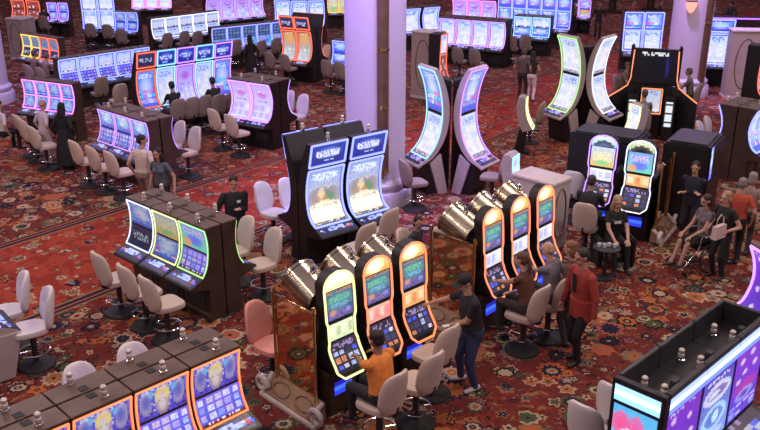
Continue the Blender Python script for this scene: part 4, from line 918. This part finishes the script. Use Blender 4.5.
# ------------------------------------------------------------------ people
SKIN = {}
def cloth(name, col, rough=.8):
    key = (name, col)
    if key not in SKIN: SKIN[key] = mat(name, col, rough, 0, .12, 14)
    return SKIN[key]
def V(*a): return Vector(a)
def ik(a, t, l1, l2, hint):
    d = t - a; L = d.length
    if L > (l1 + l2) * .995: t = a + d.normalized() * (l1 + l2) * .995; d = t - a; L = d.length
    L = max(L, abs(l1 - l2) + .02)
    n = d.normalized(); x = (l1 * l1 - l2 * l2 + L * L) / (2 * L); h = math.sqrt(max(0, l1 * l1 - x * x))
    hh = hint - n * hint.dot(n); hh.normalize()
    return a + n * x + hh * h, t
class Body:
    def __init__(s): s.mb = MB(); s.pr = []
    def seg(s, a, b, ra, rb, tg, flat=None):
        """tapered limb; flat=(axis, factor) thins it along an axis"""
        n = 12; d = (b - a); L = d.length; t = d.normalized() if L > 1e-5 else V(0, 0, 1)
        u = t.cross(V(0, 0, 1) if abs(t.z) < .9 else V(1, 0, 0)).normalized(); w = t.cross(u); R_ = []
        for i in range(1, 5): q = math.pi / 2 * (1 - i / 4.0); R_.append((-ra * math.sin(q), ra * math.cos(q)))
        for i in range(1, 4): R_.append((L * i / 4, ra + (rb - ra) * i / 4))
        for i in range(0, 4): q = math.pi / 2 * i / 4.0; R_.append((L + rb * math.sin(q), rb * math.cos(q)))
        vs = []
        for h, r in R_:
            for j in range(n):
                an = 2 * math.pi * j / n; o = (u * math.cos(an) + w * math.sin(an)) * r
                if flat: o -= flat[0] * o.dot(flat[0]) * (1 - flat[1])
                vs.append(a + t * h + o)
        k = len(R_)
        fs = [(i * n + j, i * n + (j + 1) % n, (i + 1) * n + (j + 1) % n, (i + 1) * n + j) for i in range(k - 1) for j in range(n)] + [tuple(range(n))[::-1], tuple(range((k - 1) * n, k * n))]
        s.mb.add(vs, fs); s.pr.append(('s', a.copy(), b.copy(), ra, rb, tg))
    def ell(s, c, r, rot, tg):
        m = MB(); m.ell((0, 0, 0), r, n=16, k=10); s.mb.add([rot @ Vector(v) + c for v in m.v], m.f); s.pr.append(('e', c.copy(), Vector(r), rot.inverted(), 0, tg))
    def loft(s, secs, tg):
        n = 18; vs = []
        for c, rx, ry, X, Y in secs:
            for j in range(n): an = 2 * math.pi * j / n; vs.append(c + X * rx * math.cos(an) + Y * ry * math.sin(an))
        k = len(secs)
        fs = [(i * n + j, i * n + (j + 1) % n, (i + 1) * n + (j + 1) % n, (i + 1) * n + j) for i in range(k - 1) for j in range(n)] + [tuple(range(n))[::-1], tuple(range((k - 1) * n, k * n))]
        s.mb.add(vs, fs); s.pr.append(('l', secs, tg))
    def tags(s, pts):
        best = np.full(len(pts), 9.0); idx = np.zeros(len(pts), int); names = []
        for p in s.pr:
            tg = p[-1]
            if tg not in names: names.append(tg)
            k = names.index(tg)
            if p[0] == 's':
                a = np.array(p[1]); d = np.array(p[2]) - a; t = np.clip(((pts - a) @ d) / max(1e-9, d @ d), 0, 1)
                q = np.linalg.norm(pts - a - t[:, None] * d, axis=1) - (p[3] + (p[4] - p[3]) * t)
            elif p[0] == 'e':
                m = np.array(p[3].to_3x3()); l = (pts - np.array(p[1])) @ m.T; r = np.array(p[2])
                q = (np.linalg.norm(l / r, axis=1) - 1) * r.min()
            else:
                q = np.full(len(pts), 9.0)
                for (c0, x0, y0, X, Y), (c1, x1, y1, X1, Y1) in zip(p[1], p[1][1:]):
                    a = np.array(c0); d = np.array(c1) - a; t = np.clip(((pts - a) @ d) / (d @ d), 0, 1); r = pts - a - t[:, None] * d
                    rx = x0 + (x1 - x0) * t; ry = y0 + (y1 - y0) * t; al = r @ d / np.linalg.norm(d)
                    e = (np.sqrt(((r @ np.array(X)) / rx) ** 2 + ((r @ np.array(Y)) / ry) ** 2) - 1) * np.minimum(rx, ry)
                    q = np.minimum(q, np.where(np.abs(al) > .02, np.maximum(e, np.abs(al)), e))
            m = q < best; best[m] = q[m]; idx[m] = k
        return names, idx
    def mesh(s, name, mats, vox):
        o = bpy.data.objects.new('tmp', s.mb.data('tmp', [])); COL.objects.link(o)
        md = o.modifiers.new('r', 'REMESH'); md.mode = 'VOXEL'; md.voxel_size = vox
        sm = o.modifiers.new('s', 'SMOOTH'); sm.factor = .5; sm.iterations = 3
        dg = bpy.context.evaluated_depsgraph_get(); me = bpy.data.meshes.new_from_object(o.evaluated_get(dg)); old = o.data
        bpy.data.objects.remove(o); bpy.data.meshes.remove(old)
        me.name = name; cs = np.zeros(len(me.polygons) * 3); me.polygons.foreach_get('center', cs); cs = cs.reshape(-1, 3)
        names, idx = s.tags(cs); me.materials.clear()
        for n in names: me.materials.append(mats[n])
        me.polygons.foreach_set('material_index', idx.astype(np.int32)); me.shade_smooth(); me.update(); return me
def hand(b, w, d, pn, side, curl=.5, s=1.0):
    """palm and five fingers; d finger direction, pn palm normal, side +1 when the thumb lies on d x pn"""
    ac = d.cross(pn).normalized() * side
    b.seg(w, w + d * .075 * s, .026 * s, .034 * s, 'skin', (pn, .5))
    for i, (o, L) in enumerate(((.033, .068), (.011, .078), (-.011, .072), (-.033, .056))):
        st = w + d * .085 * s + ac * o * s; dr = (d + ac * o * 4.0).normalized()
        c1 = (dr * math.cos(curl * .6) + pn * math.sin(curl * .6)); c2 = (dr * math.cos(curl * 1.5) + pn * math.sin(curl * 1.5))
        m = st + c1 * L * .5 * s; b.seg(st, m, .0098 * s, .0092 * s, 'skin'); b.seg(m, m + c2 * L * .5 * s, .0092 * s, .0082 * s, 'skin')
    t0 = w + d * .03 * s + ac * .03 * s; t1 = t0 + (d * .7 + ac * .7 + pn * .25).normalized() * .04 * s
    b.seg(t0, t1, .0125 * s, .011 * s, 'skin'); b.seg(t1, t1 + (d * .9 + ac * .25 + pn * .35).normalized() * .032 * s, .011 * s, .009 * s, 'skin')

def person(label, loc, face, shirt, pants, skin=(.50, .28, .19), hair=(.03, .02, .015), style='short', seated=False, h=1.0, lean=(0, .03), hl=None, hr=None, fl=None, fr=None, head=(0, 8),
           sleeve=.55, shoe=(.02, .02, .02), fat=1.0, legs='long', top='shirt', fine=True, pz=None, collar=None, group=None, woman=False, name='person', coat=False):
    rz = R(face - 90); root = thing(name, label, 'person', (loc[0], loc[1], 0), rz, group); inv = Matrix.Rotation(-rz, 3, 'Z')
    def loc_(p):
        if p is None: return None
        if isinstance(p, Vector): return inv @ (p - Vector((loc[0], loc[1], 0)))       # world target
        return Vector(p)
    b = Body(); s = h; sw = (.195 if not woman else .175) * s * fat ** .6
    hipz = (pz if pz else (.80 if seated else .90 * s)); P = V(0, -.05 if seated else 0, hipz)
    up = (V(lean[0], lean[1], .50)).normalized(); X = V(1, 0, 0); X = (X - up * X.dot(up)).normalized(); Y = up.cross(X)
    f = fat
    def sec(q, rx, ry, oy=0): return (P + up * q * s + Y * oy, rx * s * f, ry * s * f, X, Y)
    wa = .135 if woman else .15
    b.loft([sec(-.10, .11, .09), sec(-.05, .158, .115, -.01), sec(.03, .162, .118, -.008)], 'pants')
    b.loft([sec(.03, .160, .118, -.004), sec(.14, wa, .105 + .02 * (f - 1)), sec(.30, .155, .115, .005), sec(.40, .16, .105), sec(.47, .135, .085, -.005), sec(.515, .075, .062, -.005)], 'shirt')
    if coat: b.loft([sec(-.17, .185, .135, -.01), sec(-.05, .180, .130, -.008), sec(.10, .165, .122)], 'shirt')
    if woman: 
        for sx in (-1, 1): b.ell(P + up * .335 * s + Y * .09 * s + X * sx * .07 * s, (.07 * s, .06 * s, .065 * s), Matrix.Identity(3), 'shirt')
    S = P + up * .455 * s; nk = P + up * .50 * s; hc = P + up * .715 * s + Y * .025 * s
    b.seg(nk, hc - up * .06 * s, .056 * s, .052 * s, 'skin')
    # arms
    for sx, tgt in ((-1, hr), (1, hl)):
        sx = -sx                                  # right hand is at +x when facing +y
        A = S + X * sx * sw; T = loc_(tgt)
        if T is None: T = P + X * sx * .26 * s + V(0, .05, -.02)
        el, wr = ik(A, T, .285 * s, .255 * s, V(sx * .5, -.8, -.45) if T.z < A.z + .1 else V(sx * .8, -.3, -.6))
        ft = f ** .5
        q = min(sleeve, 1.0); cut = A.lerp(el, q)
        b.seg(A - X * sx * .03, cut, .062 * s * ft, .050 * s * ft, 'shirt')
        if sleeve < 1: b.seg(cut, el, .042 * s * ft, .039 * s * ft, 'skin')
        if sleeve > 1: c2 = el.lerp(wr, sleeve - 1); b.seg(el, c2, .047 * s, .037 * s, 'shirt'); b.seg(c2, wr, .030 * s, .026 * s, 'skin')
        else: b.seg(el, wr, .038 * s * ft, .026 * s, 'skin')
        d = (wr - el).normalized(); pn = (V(-sx, .2, -.2) if T.z < hipz + .05 else V(0, .1, -1)); pn = (pn - d * pn.dot(d)).normalized()
        sd = 1 if d.cross(pn).dot(V(-sx * .3, 1, .2)) > 0 else -1
        hand(b, wr, d, pn, sd, .45, s)
    # legs
    for sx, tgt in ((1, fr), (-1, fl)):
        H = P + X * sx * .09 * s - up * .04 * s
        if tgt is None: T = V(sx * .11, .36, .34) if seated else V(sx * .10, .0, .085 * s)
        else: T = loc_(tgt)
        ll = .43 if seated else .402; kn, an = ik(H, T, ll * s, ll * s, V(sx * .1, 1, .25 if seated else 0))
        ft = f ** .6; lt = 'pants' if legs in ('long', 'short') else 'skin'
        if legs == 'long': b.seg(H, kn, .088 * s * ft, .062 * s * ft, 'pants'); b.seg(kn, an, .060 * s * ft, .048 * s, 'pants')
        elif legs == 'short': c = H.lerp(kn, .85); b.seg(H, c, .09 * s * ft, .072 * s * ft, 'pants'); b.seg(c, kn, .055 * s, .052 * s, 'skin'); b.seg(kn, an, .052 * s, .034 * s, 'skin')
        fd = V(sx * .18, 1, -.05 if not seated else -.1).normalized()
        b.seg(an + V(0, 0, -.035 * s) - fd * .05 * s, an + V(0, 0, -.047 * s) + fd * .14 * s, .042 * s, .034 * s, 'shoe', (V(0, 0, 1), .9))
    if legs == 'dress':
        b.loft([(P + V(0, 0, .12), .14 * s, .11 * s, X, Y), (P + V(0, 0, -.1), .19 * s, .15 * s, X, Y), (V(0, 0, .5), .24 * s, .21 * s, X, Y), (V(0, 0, .10), .28 * s, .26 * s, X, Y)], 'pants')
    # head
    RH = Matrix.Rotation(R(head[0]), 3, 'Z') @ Matrix.Rotation(-R(head[1]), 3, 'X')
    def hp(x, y, z): return hc + RH @ (V(x, y, z) * s)
    k = s
    b.ell(hp(0, -.005, .02), (.074 * k, .094 * k, .098 * k), RH, 'skin'); b.ell(hp(0, .028, -.052), (.055 * k, .062 * k, .068 * k), RH, 'skin')
    b.seg(hp(0, .086, .008), hp(0, .106, -.026), .010 * k, .014 * k, 'skin'); b.seg(hp(-.022, .078, -.066), hp(.022, .078, -.066), .011 * k, .011 * k, 'skin')
    b.seg(hp(-.04, .078, .028), hp(.04, .078, .028), .012 * k, .012 * k, 'skin')
    for sx in (-1, 1): b.ell(hp(sx * .077, -.008, -.008), (.010 * k, .022 * k, .032 * k), RH, 'skin')
    if collar: b.loft([(nk + up * -.01, .085 * s, .075 * s, X, Y), (nk + up * .02, .075 * s, .068 * s, X, Y)], 'collar'); 
    mats = dict(skin=cloth('skin', skin, .55), shirt=cloth('cloth', shirt), pants=cloth('cloth', pants), shoe=cloth('shoe', shoe, .5), collar=cloth('cloth', collar or shirt))
    me = b.mesh('body', mats, .0085 if fine else .017); o = bpy.data.objects.new('body', me); COL.objects.link(o); o.parent = root
    zmin = min(v.co.z for v in me.vertices)
    if not seated: 
        for v in me.vertices: v.co.z -= 0
    # face details
    m = MB()
    for sx in (-1, 1): m.ell(hp(sx * .031, .082, .010), (.013 * k, .010 * k, .008 * k), n=8, k=6)
    m.build('eyes', [cloth('eye', (.02, .015, .012), .3)], root, True)
    m = MB(); m.ell(hp(0, .088, -.064), (.022 * k, .006 * k, .006 * k), n=10, k=6); m.build('mouth', [cloth('lips', (skin[0] * .75, skin[1] * .45, skin[2] * .45), .5)], root, True)
    hm = cloth('hair', hair, .6); m = MB()
    def he(c, r, n=16, kk=10):
        q = MB(); q.ell((0, 0, 0), r, n=n, k=kk); m.add([hc + RH @ ((Vector(v) + Vector(c)) * s) for v in q.v], q.f)
    if style in ('short', 'long', 'bob', 'tail'):
        he((0, -.022, .045), (.084, .098, .082)); he((0, -.045, .0), (.082, .075, .085))
    if style == 'bob': he((0, -.04, -.05), (.092, .075, .10))
    if style == 'long':
        he((0, -.045, -.06), (.090, .07, .12)); he((0, -.075, -.18), (.095, .05, .17)); he((.07, -.0, -.10), (.025, .04, .13)); he((-.07, -.0, -.10), (.025, .04, .13))
    if style == 'tail': he((0, -.11, .02), (.035, .04, .04)); he((0, -.13, -.10), (.035, .035, .13))
    if style == 'bald': he((0, -.055, -.01), (.079, .055, .05))
    if style != 'cap' and m.v: m.build('hair', [hm], root, True)
    if style == 'cap':
        he((0, -.045, .0), (.081, .068, .07)); m.build('hair', [hm], root, True); m = MB()
        he((0, -.008, .052), (.088, .105, .078)); q = MB(); q.ell((0, .11, .045), (.075, .085, .010), n=16, k=6, e=.8); m.add([hc + RH @ (Vector(v) * s) for v in q.v], q.f)
        m.build('cap', [cloth('cap', (.012, .012, .014))], root, True)
    root['hc'] = 0; del root['hc']
    return root, dict(P=P, up=up, X=X, Y=Y, S=S, hc=hc, s=s)
def at_head(u, v, s=1.0, hz=1.625): q = G(u, v, hz * s); return (q.x, q.y)
def seat_of(u, v, face, z=.9):
    p = G(u, v, z); return (p.x + .27 * math.cos(R(face)), p.y + .27 * math.sin(R(face)))
def patch(root, I, name, q, y, w, h, m, side=0.0, back=False):
    """small print lying on the chest or back of a shirt"""
    mb = MB(); c = I['P'] + I['up'] * q * I['s']; sg = -1 if back else 1
    f = lambda a, b_: c + I['X'] * (side + (a - .5) * w) + I['up'] * (b_ - .5) * h + I['Y'] * sg * (y - 1.6 * ((a - .5) * w + side) ** 2)
    mb.surf(f, 6, 4, [[(0, 0, 0)] * 6] * 4); mb.build(name, [m], root)

BLACK = (.012, .012, .014); NAVY = (.02, .025, .06); WHITE = (.62, .58, .60)
# man in the black polo
L = G(470, 386); r, I = person('man in black cap, black polo and jeans reaching to the arched machine', (L.x, L.y), 198, (.014, .013, .018), (.03, .045, .12), style='cap', lean=(.02, .07), sleeve=.6,
    hr=G(430, 303, 1.12), hl=G(450, 325, 1.02), head=(8, 22), fl=V(L.x + .05, L.y - .13, .085), fr=V(L.x - .12, L.y + .16, .085), shoe=(.55, .52, .55), fat=1.28, h=1.02)
pp = G(446, 326, 1.04); t = thing('note', 'folded white paper note held by the man in the black polo', 'paper', pp, .4)
mb = MB(); mb.box(-.05, .05, -.03, .03, -.003, .006); mb.box(-.05, .048, -.03, -.026, .006, .012); mb.build('sheet', ['paper'], t)
# man in the red jacket
L = G(577, 361); r, I = person('man in a red blazer over a black shirt and black trousers, standing', (L.x, L.y), 205, (.34, .045, .035), (.012, .011, .013), hair=(.03, .02, .015), sleeve=1.92, lean=(0, .04), head=(-6, 12),
    fl=(-.09, .08, .09), fr=(.10, -.07, .09), hl=(-.34, .04, .84), hr=(.32, .10, .88), fat=1.2, skin=(.50, .27, .20), h=1.07, coat=True)
patch(r, I, 'black_shirt_front', .36, .158, .09, .30, cloth('cloth', BLACK))
person('person with light brown hair mostly hidden behind the red-jacketed man', at_head(575, 248), 150, (.10, .06, .05), (.05, .04, .04), hair=(.22, .10, .05), style='bob', sleeve=1.9)
# man in the orange shirt
c = seat_of(396, 392, 138); person('man in an orange T-shirt seated with his back to us, playing', c, 138, (.80, .26, .05), (.02, .02, .025), seated=True, hair=(.012, .01, .01), skin=(.30, .15, .09), lean=(0, .06), sleeve=.65,
    hl=G(352, 352, 1.0), hr=G(368, 350, .95), head=(0, 10), fat=1.25)
# woman in the brown tank top
c = seat_of(541, 303, 138); person('woman in a brown tank top seated, reaching for the buttons', c, 138, (.12, .045, .03), (.04, .03, .03), seated=True, style='tail', hair=(.10, .055, .035), sleeve=.08, woman=True,
    hl=G(497, 281, 1.02), hr=G(512, 292, .90), head=(8, 6), lean=(0, .10), fat=1.05, skin=(.55, .31, .22))
c = seat_of(566, 292, 138); person('bald man in a grey shirt seated, arm stretched to the third machine', c, 140, (.20, .19, .23), (.05, .05, .06), seated=True, style='bald', hair=(.40, .30, .24), lean=(0, .08), sleeve=.7,
    hl=G(533, 268, 1.05), head=(10, 6), skin=(.58, .32, .24), fat=1.12)
c = seat_of(403, 246, -30); person('dark-haired child in a dark top seated behind the brass hoods', c, -35, (.05, .05, .07), (.03, .03, .04), seated=True, style='bob', h=.86, hair=(.01, .008, .008), head=(-40, 10), sleeve=1.8, pz=.78)
# man in black behind the green-edged bank
L = at_head(233, 182); r, I = person('man in a black top with small white chest print behind the green-edged bank', L, -72, BLACK, BLACK, hair=(.012, .01, .01), sleeve=1.9, lean=(0, .03), hl=(-.05, .24, 1.18), head=(-10, 20), hr=(.34, .10, .88), h=1.02, fat=1.2)
patch(r, I, 'chest_print', .38, .145, .07, .05, M['paper'], -.06)
# couple walking
person('man in a white shirt and grey trousers walking beside a long-haired woman', at_head(140, 142), 70, (.62, .52, .47), (.26, .21, .19), hair=(.02, .015, .012), sleeve=.6, fl=(-.1, .12, .085), fr=(.1, -.1, .085), head=(-50, 14), h=1.02, fat=1.12)
person('woman with long black hair, grey-blue top and black trousers, walking', at_head(159, 152, .97), -110, (.09, .11, .14), BLACK, style='long', hair=(.01, .008, .008), sleeve=.5, woman=True, hl=(-.34, .06, .84), h=.97, fat=1.08)
# left side people
person('person in a white top and pale trousers standing at the pink-neon bank', at_head(40, 104, .98), 50, (.60, .52, .62), (.50, .42, .46), sleeve=.8, hair=(.35, .25, .22), h=.98, fine=False, style='bald')
person('woman in a long black dress with long black hair at the pink-neon bank', at_head(60, 107, .98), 80, BLACK, BLACK, style='long', hair=(.008, .007, .007), sleeve=1.9, legs='dress', woman=True, h=.98, fine=False)
c = seat_of(14, 128, 45); person('seated person in a white top with dark hair at the far left edge', (c[0] - .5, c[1] - .2), 60, WHITE, BLACK, seated=True, fine=False, hair=(.02, .015, .012), sleeve=.8)
# right side people
person('man in dark navy clothes standing with folded arms beside the black housing', at_head(697, 166), -130, (.016, .018, .035), (.014, .014, .022), sleeve=1.85, hl=(.10, .17, 1.12), hr=(-.12, .20, 1.16), hair=(.015, .012, .012), head=(10, 8), fat=1.1)
person('grey-haired person in an orange-red top at the right, seen from behind', at_head(743, 184, .97), 70, (.46, .075, .04), (.02, .018, .02), hair=(.22, .17, .15), style='short', sleeve=.6, woman=True, h=.97, fat=1.08)
person('person with pale hair at the right edge beyond the orange-red top', at_head(753, 178, .96), 60, (.30, .22, .2), (.05, .04, .04), hair=(.28, .22, .2), style='bob', h=.96, fine=False)
L = at_head(729, 196, .97); r, I = person('blonde woman in a black top carrying a pale handbag', L, -150, BLACK, BLACK, hair=(.36, .22, .13), style='bob', sleeve=.35, woman=True, hl=(-.22, .20, 1.02), hr=(.24, .1, .92), h=.97, fat=1.08, skin=(.55, .32, .24))
hb = G(718, 238, .92); t = thing('handbag', 'pale pink handbag hanging beside the blonde woman in black', 'bag', hb, R(35))
mb = MB(); mb.prism([(-.05, 0), (.05, 0), (.04, .24), (-.04, .24)], -.15, .15); mb.build('bag_body', [cloth('bag', (.62, .50, .48), .5)], t)
mb = MB(); mb.tube([(-.10, 0, .22), (-.09, 0, .36), (0, 0, .44), (.09, 0, .36), (.10, 0, .22)], .010, 6); mb.build('bag_strap', [cloth('bag', (.62, .50, .48), .5)], t)
# wheelchair with the seated woman
wl = G(697, 268); t = thing('wheelchair', 'black wheelchair carrying the dark-haired woman, right', 'wheelchair', wl, R(-165 + 90))
mb = MB(); mb.box(-.23, .23, -.22, .22, .46, .52, bev=.015); mb.build('seat', ['rubber'], t)
mb = MB(); mb.box(-.23, .23, .20, .25, .5, .98, bev=.015); mb.build('backrest', ['rubber'], t)
for sx in (-1, 1):
    mb = MB(); mb.tube([(sx * .28, .12 + .30 * math.cos(a), .31 + .30 * math.sin(a)) for a in [2 * math.pi * i / 28 for i in range(28)]], .016, 6, 0, None, True)
    for i in range(8): a = math.pi * i / 4; mb.tube([(sx * .28, .12, .31), (sx * .28, .12 + .29 * math.cos(a), .31 + .29 * math.sin(a))], .005, 4)
    mb.build('wheel', ['charcoal'], t, True)
    mb = MB(); mb.tube([(sx * .27, -.40 + .08 * math.cos(a), .09 + .08 * math.sin(a)) for a in [2 * math.pi * i / 16 for i in range(16)]], .012, 6, 0, None, True); mb.build('caster', ['rubber'], t, True)
    mb = MB(); mb.tube([(sx * .25, .24, 1.0), (sx * .25, .23, .5), (sx * .25, -.25, .47), (sx * .22, -.42, .18), (sx * .16, -.52, .10)], .013, 8); mb.tube([(sx * .25, .22, .74), (sx * .25, -.16, .74), (sx * .25, -.22, .48)], .018, 8); mb.build('frame', ['chrome'], t, True)
person('dark-haired woman in a grey top seated in the wheelchair, bare legs', (wl.x, wl.y), -165, (.15, .13, .14), (.02, .02, .02), seated=True, style='bob', hair=(.04, .02, .015), woman=True, sleeve=.3, legs='short', pz=.655,
    fl=(-.1, .46, .17), fr=(.1, .50, .15), hl=(-.12, .30, .72), hr=(.14, .28, .72), head=(0, 14), skin=(.52, .30, .23), fat=1.1, h=.97)
c = seat_of(584, 217, 62); person('man in dark clothes seated before the bright arched pair, seen from behind', c, 62, (.02, .018, .022), BLACK, seated=True, style='short', hair=(.05, .03, .025), sleeve=.7, fat=1.2, lean=(0, .08), hl=(-.1, .42, .95), hr=(.15, .42, .95), skin=(.42, .24, .18))
sc_ = G(611, 263); t = thing('low_chair', 'low black armchair carrying the blonde woman near the bright arched pair', 'chair', sc_, R(-85 + 90))
mb = MB(); mb.box(-.27, .27, -.27, .25, .30, .40, bev=.03); mb.build('seat', ['rubber'], t)
mb = MB(); mb.box(-.27, .27, .22, .32, .32, .85, bev=.04); mb.build('backrest', ['rubber'], t)
for sx in (-1, 1):
    mb = MB(); mb.box(sx * .31 - .045, sx * .31 + .045, -.27, .28, .0, .58, bev=.03); mb.build('armrest', ['rubber'], t)
r, I = person('blonde woman in a black top with white print seated facing us', (sc_.x, sc_.y), -85, BLACK, BLACK, seated=True, style='long', hair=(.42, .27, .16), woman=True, sleeve=.5, hl=(-.14, .34, .62), hr=(.12, .36, .62), head=(0, 16), skin=(.56, .34, .27), pz=.53, fl=(-.12, .46, .09), fr=(.12, .5, .09))
patch(r, I, 'white_print', .36, .165, .13, .06, M['paper'])
tb = G(607, 247, .62); t = thing('side_table', 'small dark round table with white cups before the blonde seated woman', 'table', (tb.x, tb.y, 0), 0)
mb = MB(); mb.lathe([(.24, .60), (.245, .61), (.24, .62)], 24); mb.build('table_top', ['charcoal'], t)
mb = MB(); mb.lathe([(.16, 0), (.16, .02), (.03, .05), (.025, .60)], 16); mb.build('pedestal', ['rubber'], t, True)
for q in range(4):
    c_ = thing('cup', 'white cup on the small dark table, %s from left' % ORD[q], 'cup', (tb.x - .14 + .09 * q, tb.y + .02 * (-1) ** q, .621), 0, 'cups on the small table')
    mb = MB(); mb.lathe([(.025, 0), (.035, .07), (.031, .07), (.022, .006)], 12); mb.build('cup_body', ['paper'], c_, True)
    mb = MB(); mb.tube([(.033, 0, .055), (.052, 0, .05), (.052, 0, .025), (.028, 0, .018)], .005, 6); mb.build('handle', ['paper'], c_, True)
# background people
L = G(530, 101); person('woman in a black top and white trousers walking away on the red aisle', (L.x, L.y), 70, (.03, .025, .025), (.82, .74, .80), style='long', hair=(.02, .015, .012), woman=True, sleeve=.2, h=.96, fine=False, fl=(-.1, .1, .085), fr=(.1, -.08, .085))
person('person in a dark top standing just beyond the woman in white trousers', at_head(524, 52), 60, (.12, .09, .09), (.03, .03, .03), fine=False, hair=(.12, .08, .06), sleeve=.6)
def sit_bg(u, v, face, label, shirt, hair, style='short', chairm='greyseat', skin=(.45, .26, .19)):
    """seated figure in the distance on a chair of its own; u,v = middle of the chair back"""
    chair(u, v, face, 'taupe chair under the ' + label.split(' seated')[0], 'taupe chairs', chairm); c = seat_of(u, v, face)
    person(label, c, face, shirt, (.03, .03, .035), seated=True, fine=False, hair=hair, style=style, hl=(-.12, .42, .95), hr=(.12, .42, .95), lean=(0, .07), skin=skin)
sit_bg(179, 109, 130, 'dark-dressed player seated at the first tall curved machine', (.02, .018, .02), (.015, .012, .01))
sit_bg(219.5, 104, 130, 'dark-haired player seated at the tall curved row, right', (.03, .025, .03), (.015, .012, .01))
sit_bg(28, 73, 55, 'brown-dressed player seated at the yellow-neon machines', (.20, .13, .10), (.10, .06, .04))
sit_bg(40, 76, 55, 'tan-dressed player seated at the red-neon machines upper left', (.26, .18, .14), (.14, .09, .06))
sit_bg(616, 84, -40, 'brown-dressed player seated left of the racing pod', (.16, .11, .09), (.10, .06, .04))
sit_bg(698, 93, 150, 'olive-dressed player seated right of the racing pod', (.15, .14, .11), (.10, .08, .07))
sit_bg(642, 119, 72, 'grey-dressed player seated inside the racing pod', (.20, .18, .17), (.06, .05, .05))
sit_bg(43, 22, 95, 'dark-dressed player seated at the small violet machines', (.04, .03, .03), (.03, .02, .02))
L = at_head(250, 38); person('person in long black clothes standing before the chequered display row', L, 120, BLACK, BLACK, style='long', hair=(.01, .008, .008), legs='dress', woman=True, sleeve=1.9, fine=False)
for q, (u, v, sh, lab) in enumerate(((600, 4, (.03, .03, .03), 'dark-dressed person standing by the left card table at the far top right'), (633, 2, (.35, .08, .06), 'person in a red top at the card tables, far top right'), (660, 1, (.03, .03, .035), 'dark-dressed person beside the right-hand column at the far card tables'), (575, 1, (.2, .16, .12), 'person in tan behind the violet and orange pair at the top edge'), (712, 1, (.25, .2, .12), 'person in ochre beyond the violet-lit counter'), (732, 2, (.05, .05, .05), 'dark-dressed person beyond the violet-lit counter'))):
    person(lab, at_head(u, v), -100 + 40 * q, sh, (.03, .03, .03), fine=False, hair=(.06, .04, .03), sleeve=1.5)
SC.view_settings.view_transform = 'Standard'; SC.view_settings.look = 'None'; SC.view_settings.gamma = 1.0; SC.view_settings.exposure = 0.0
SC.view_settings.use_curve_mapping = False
SC.cycles.use_denoising = True
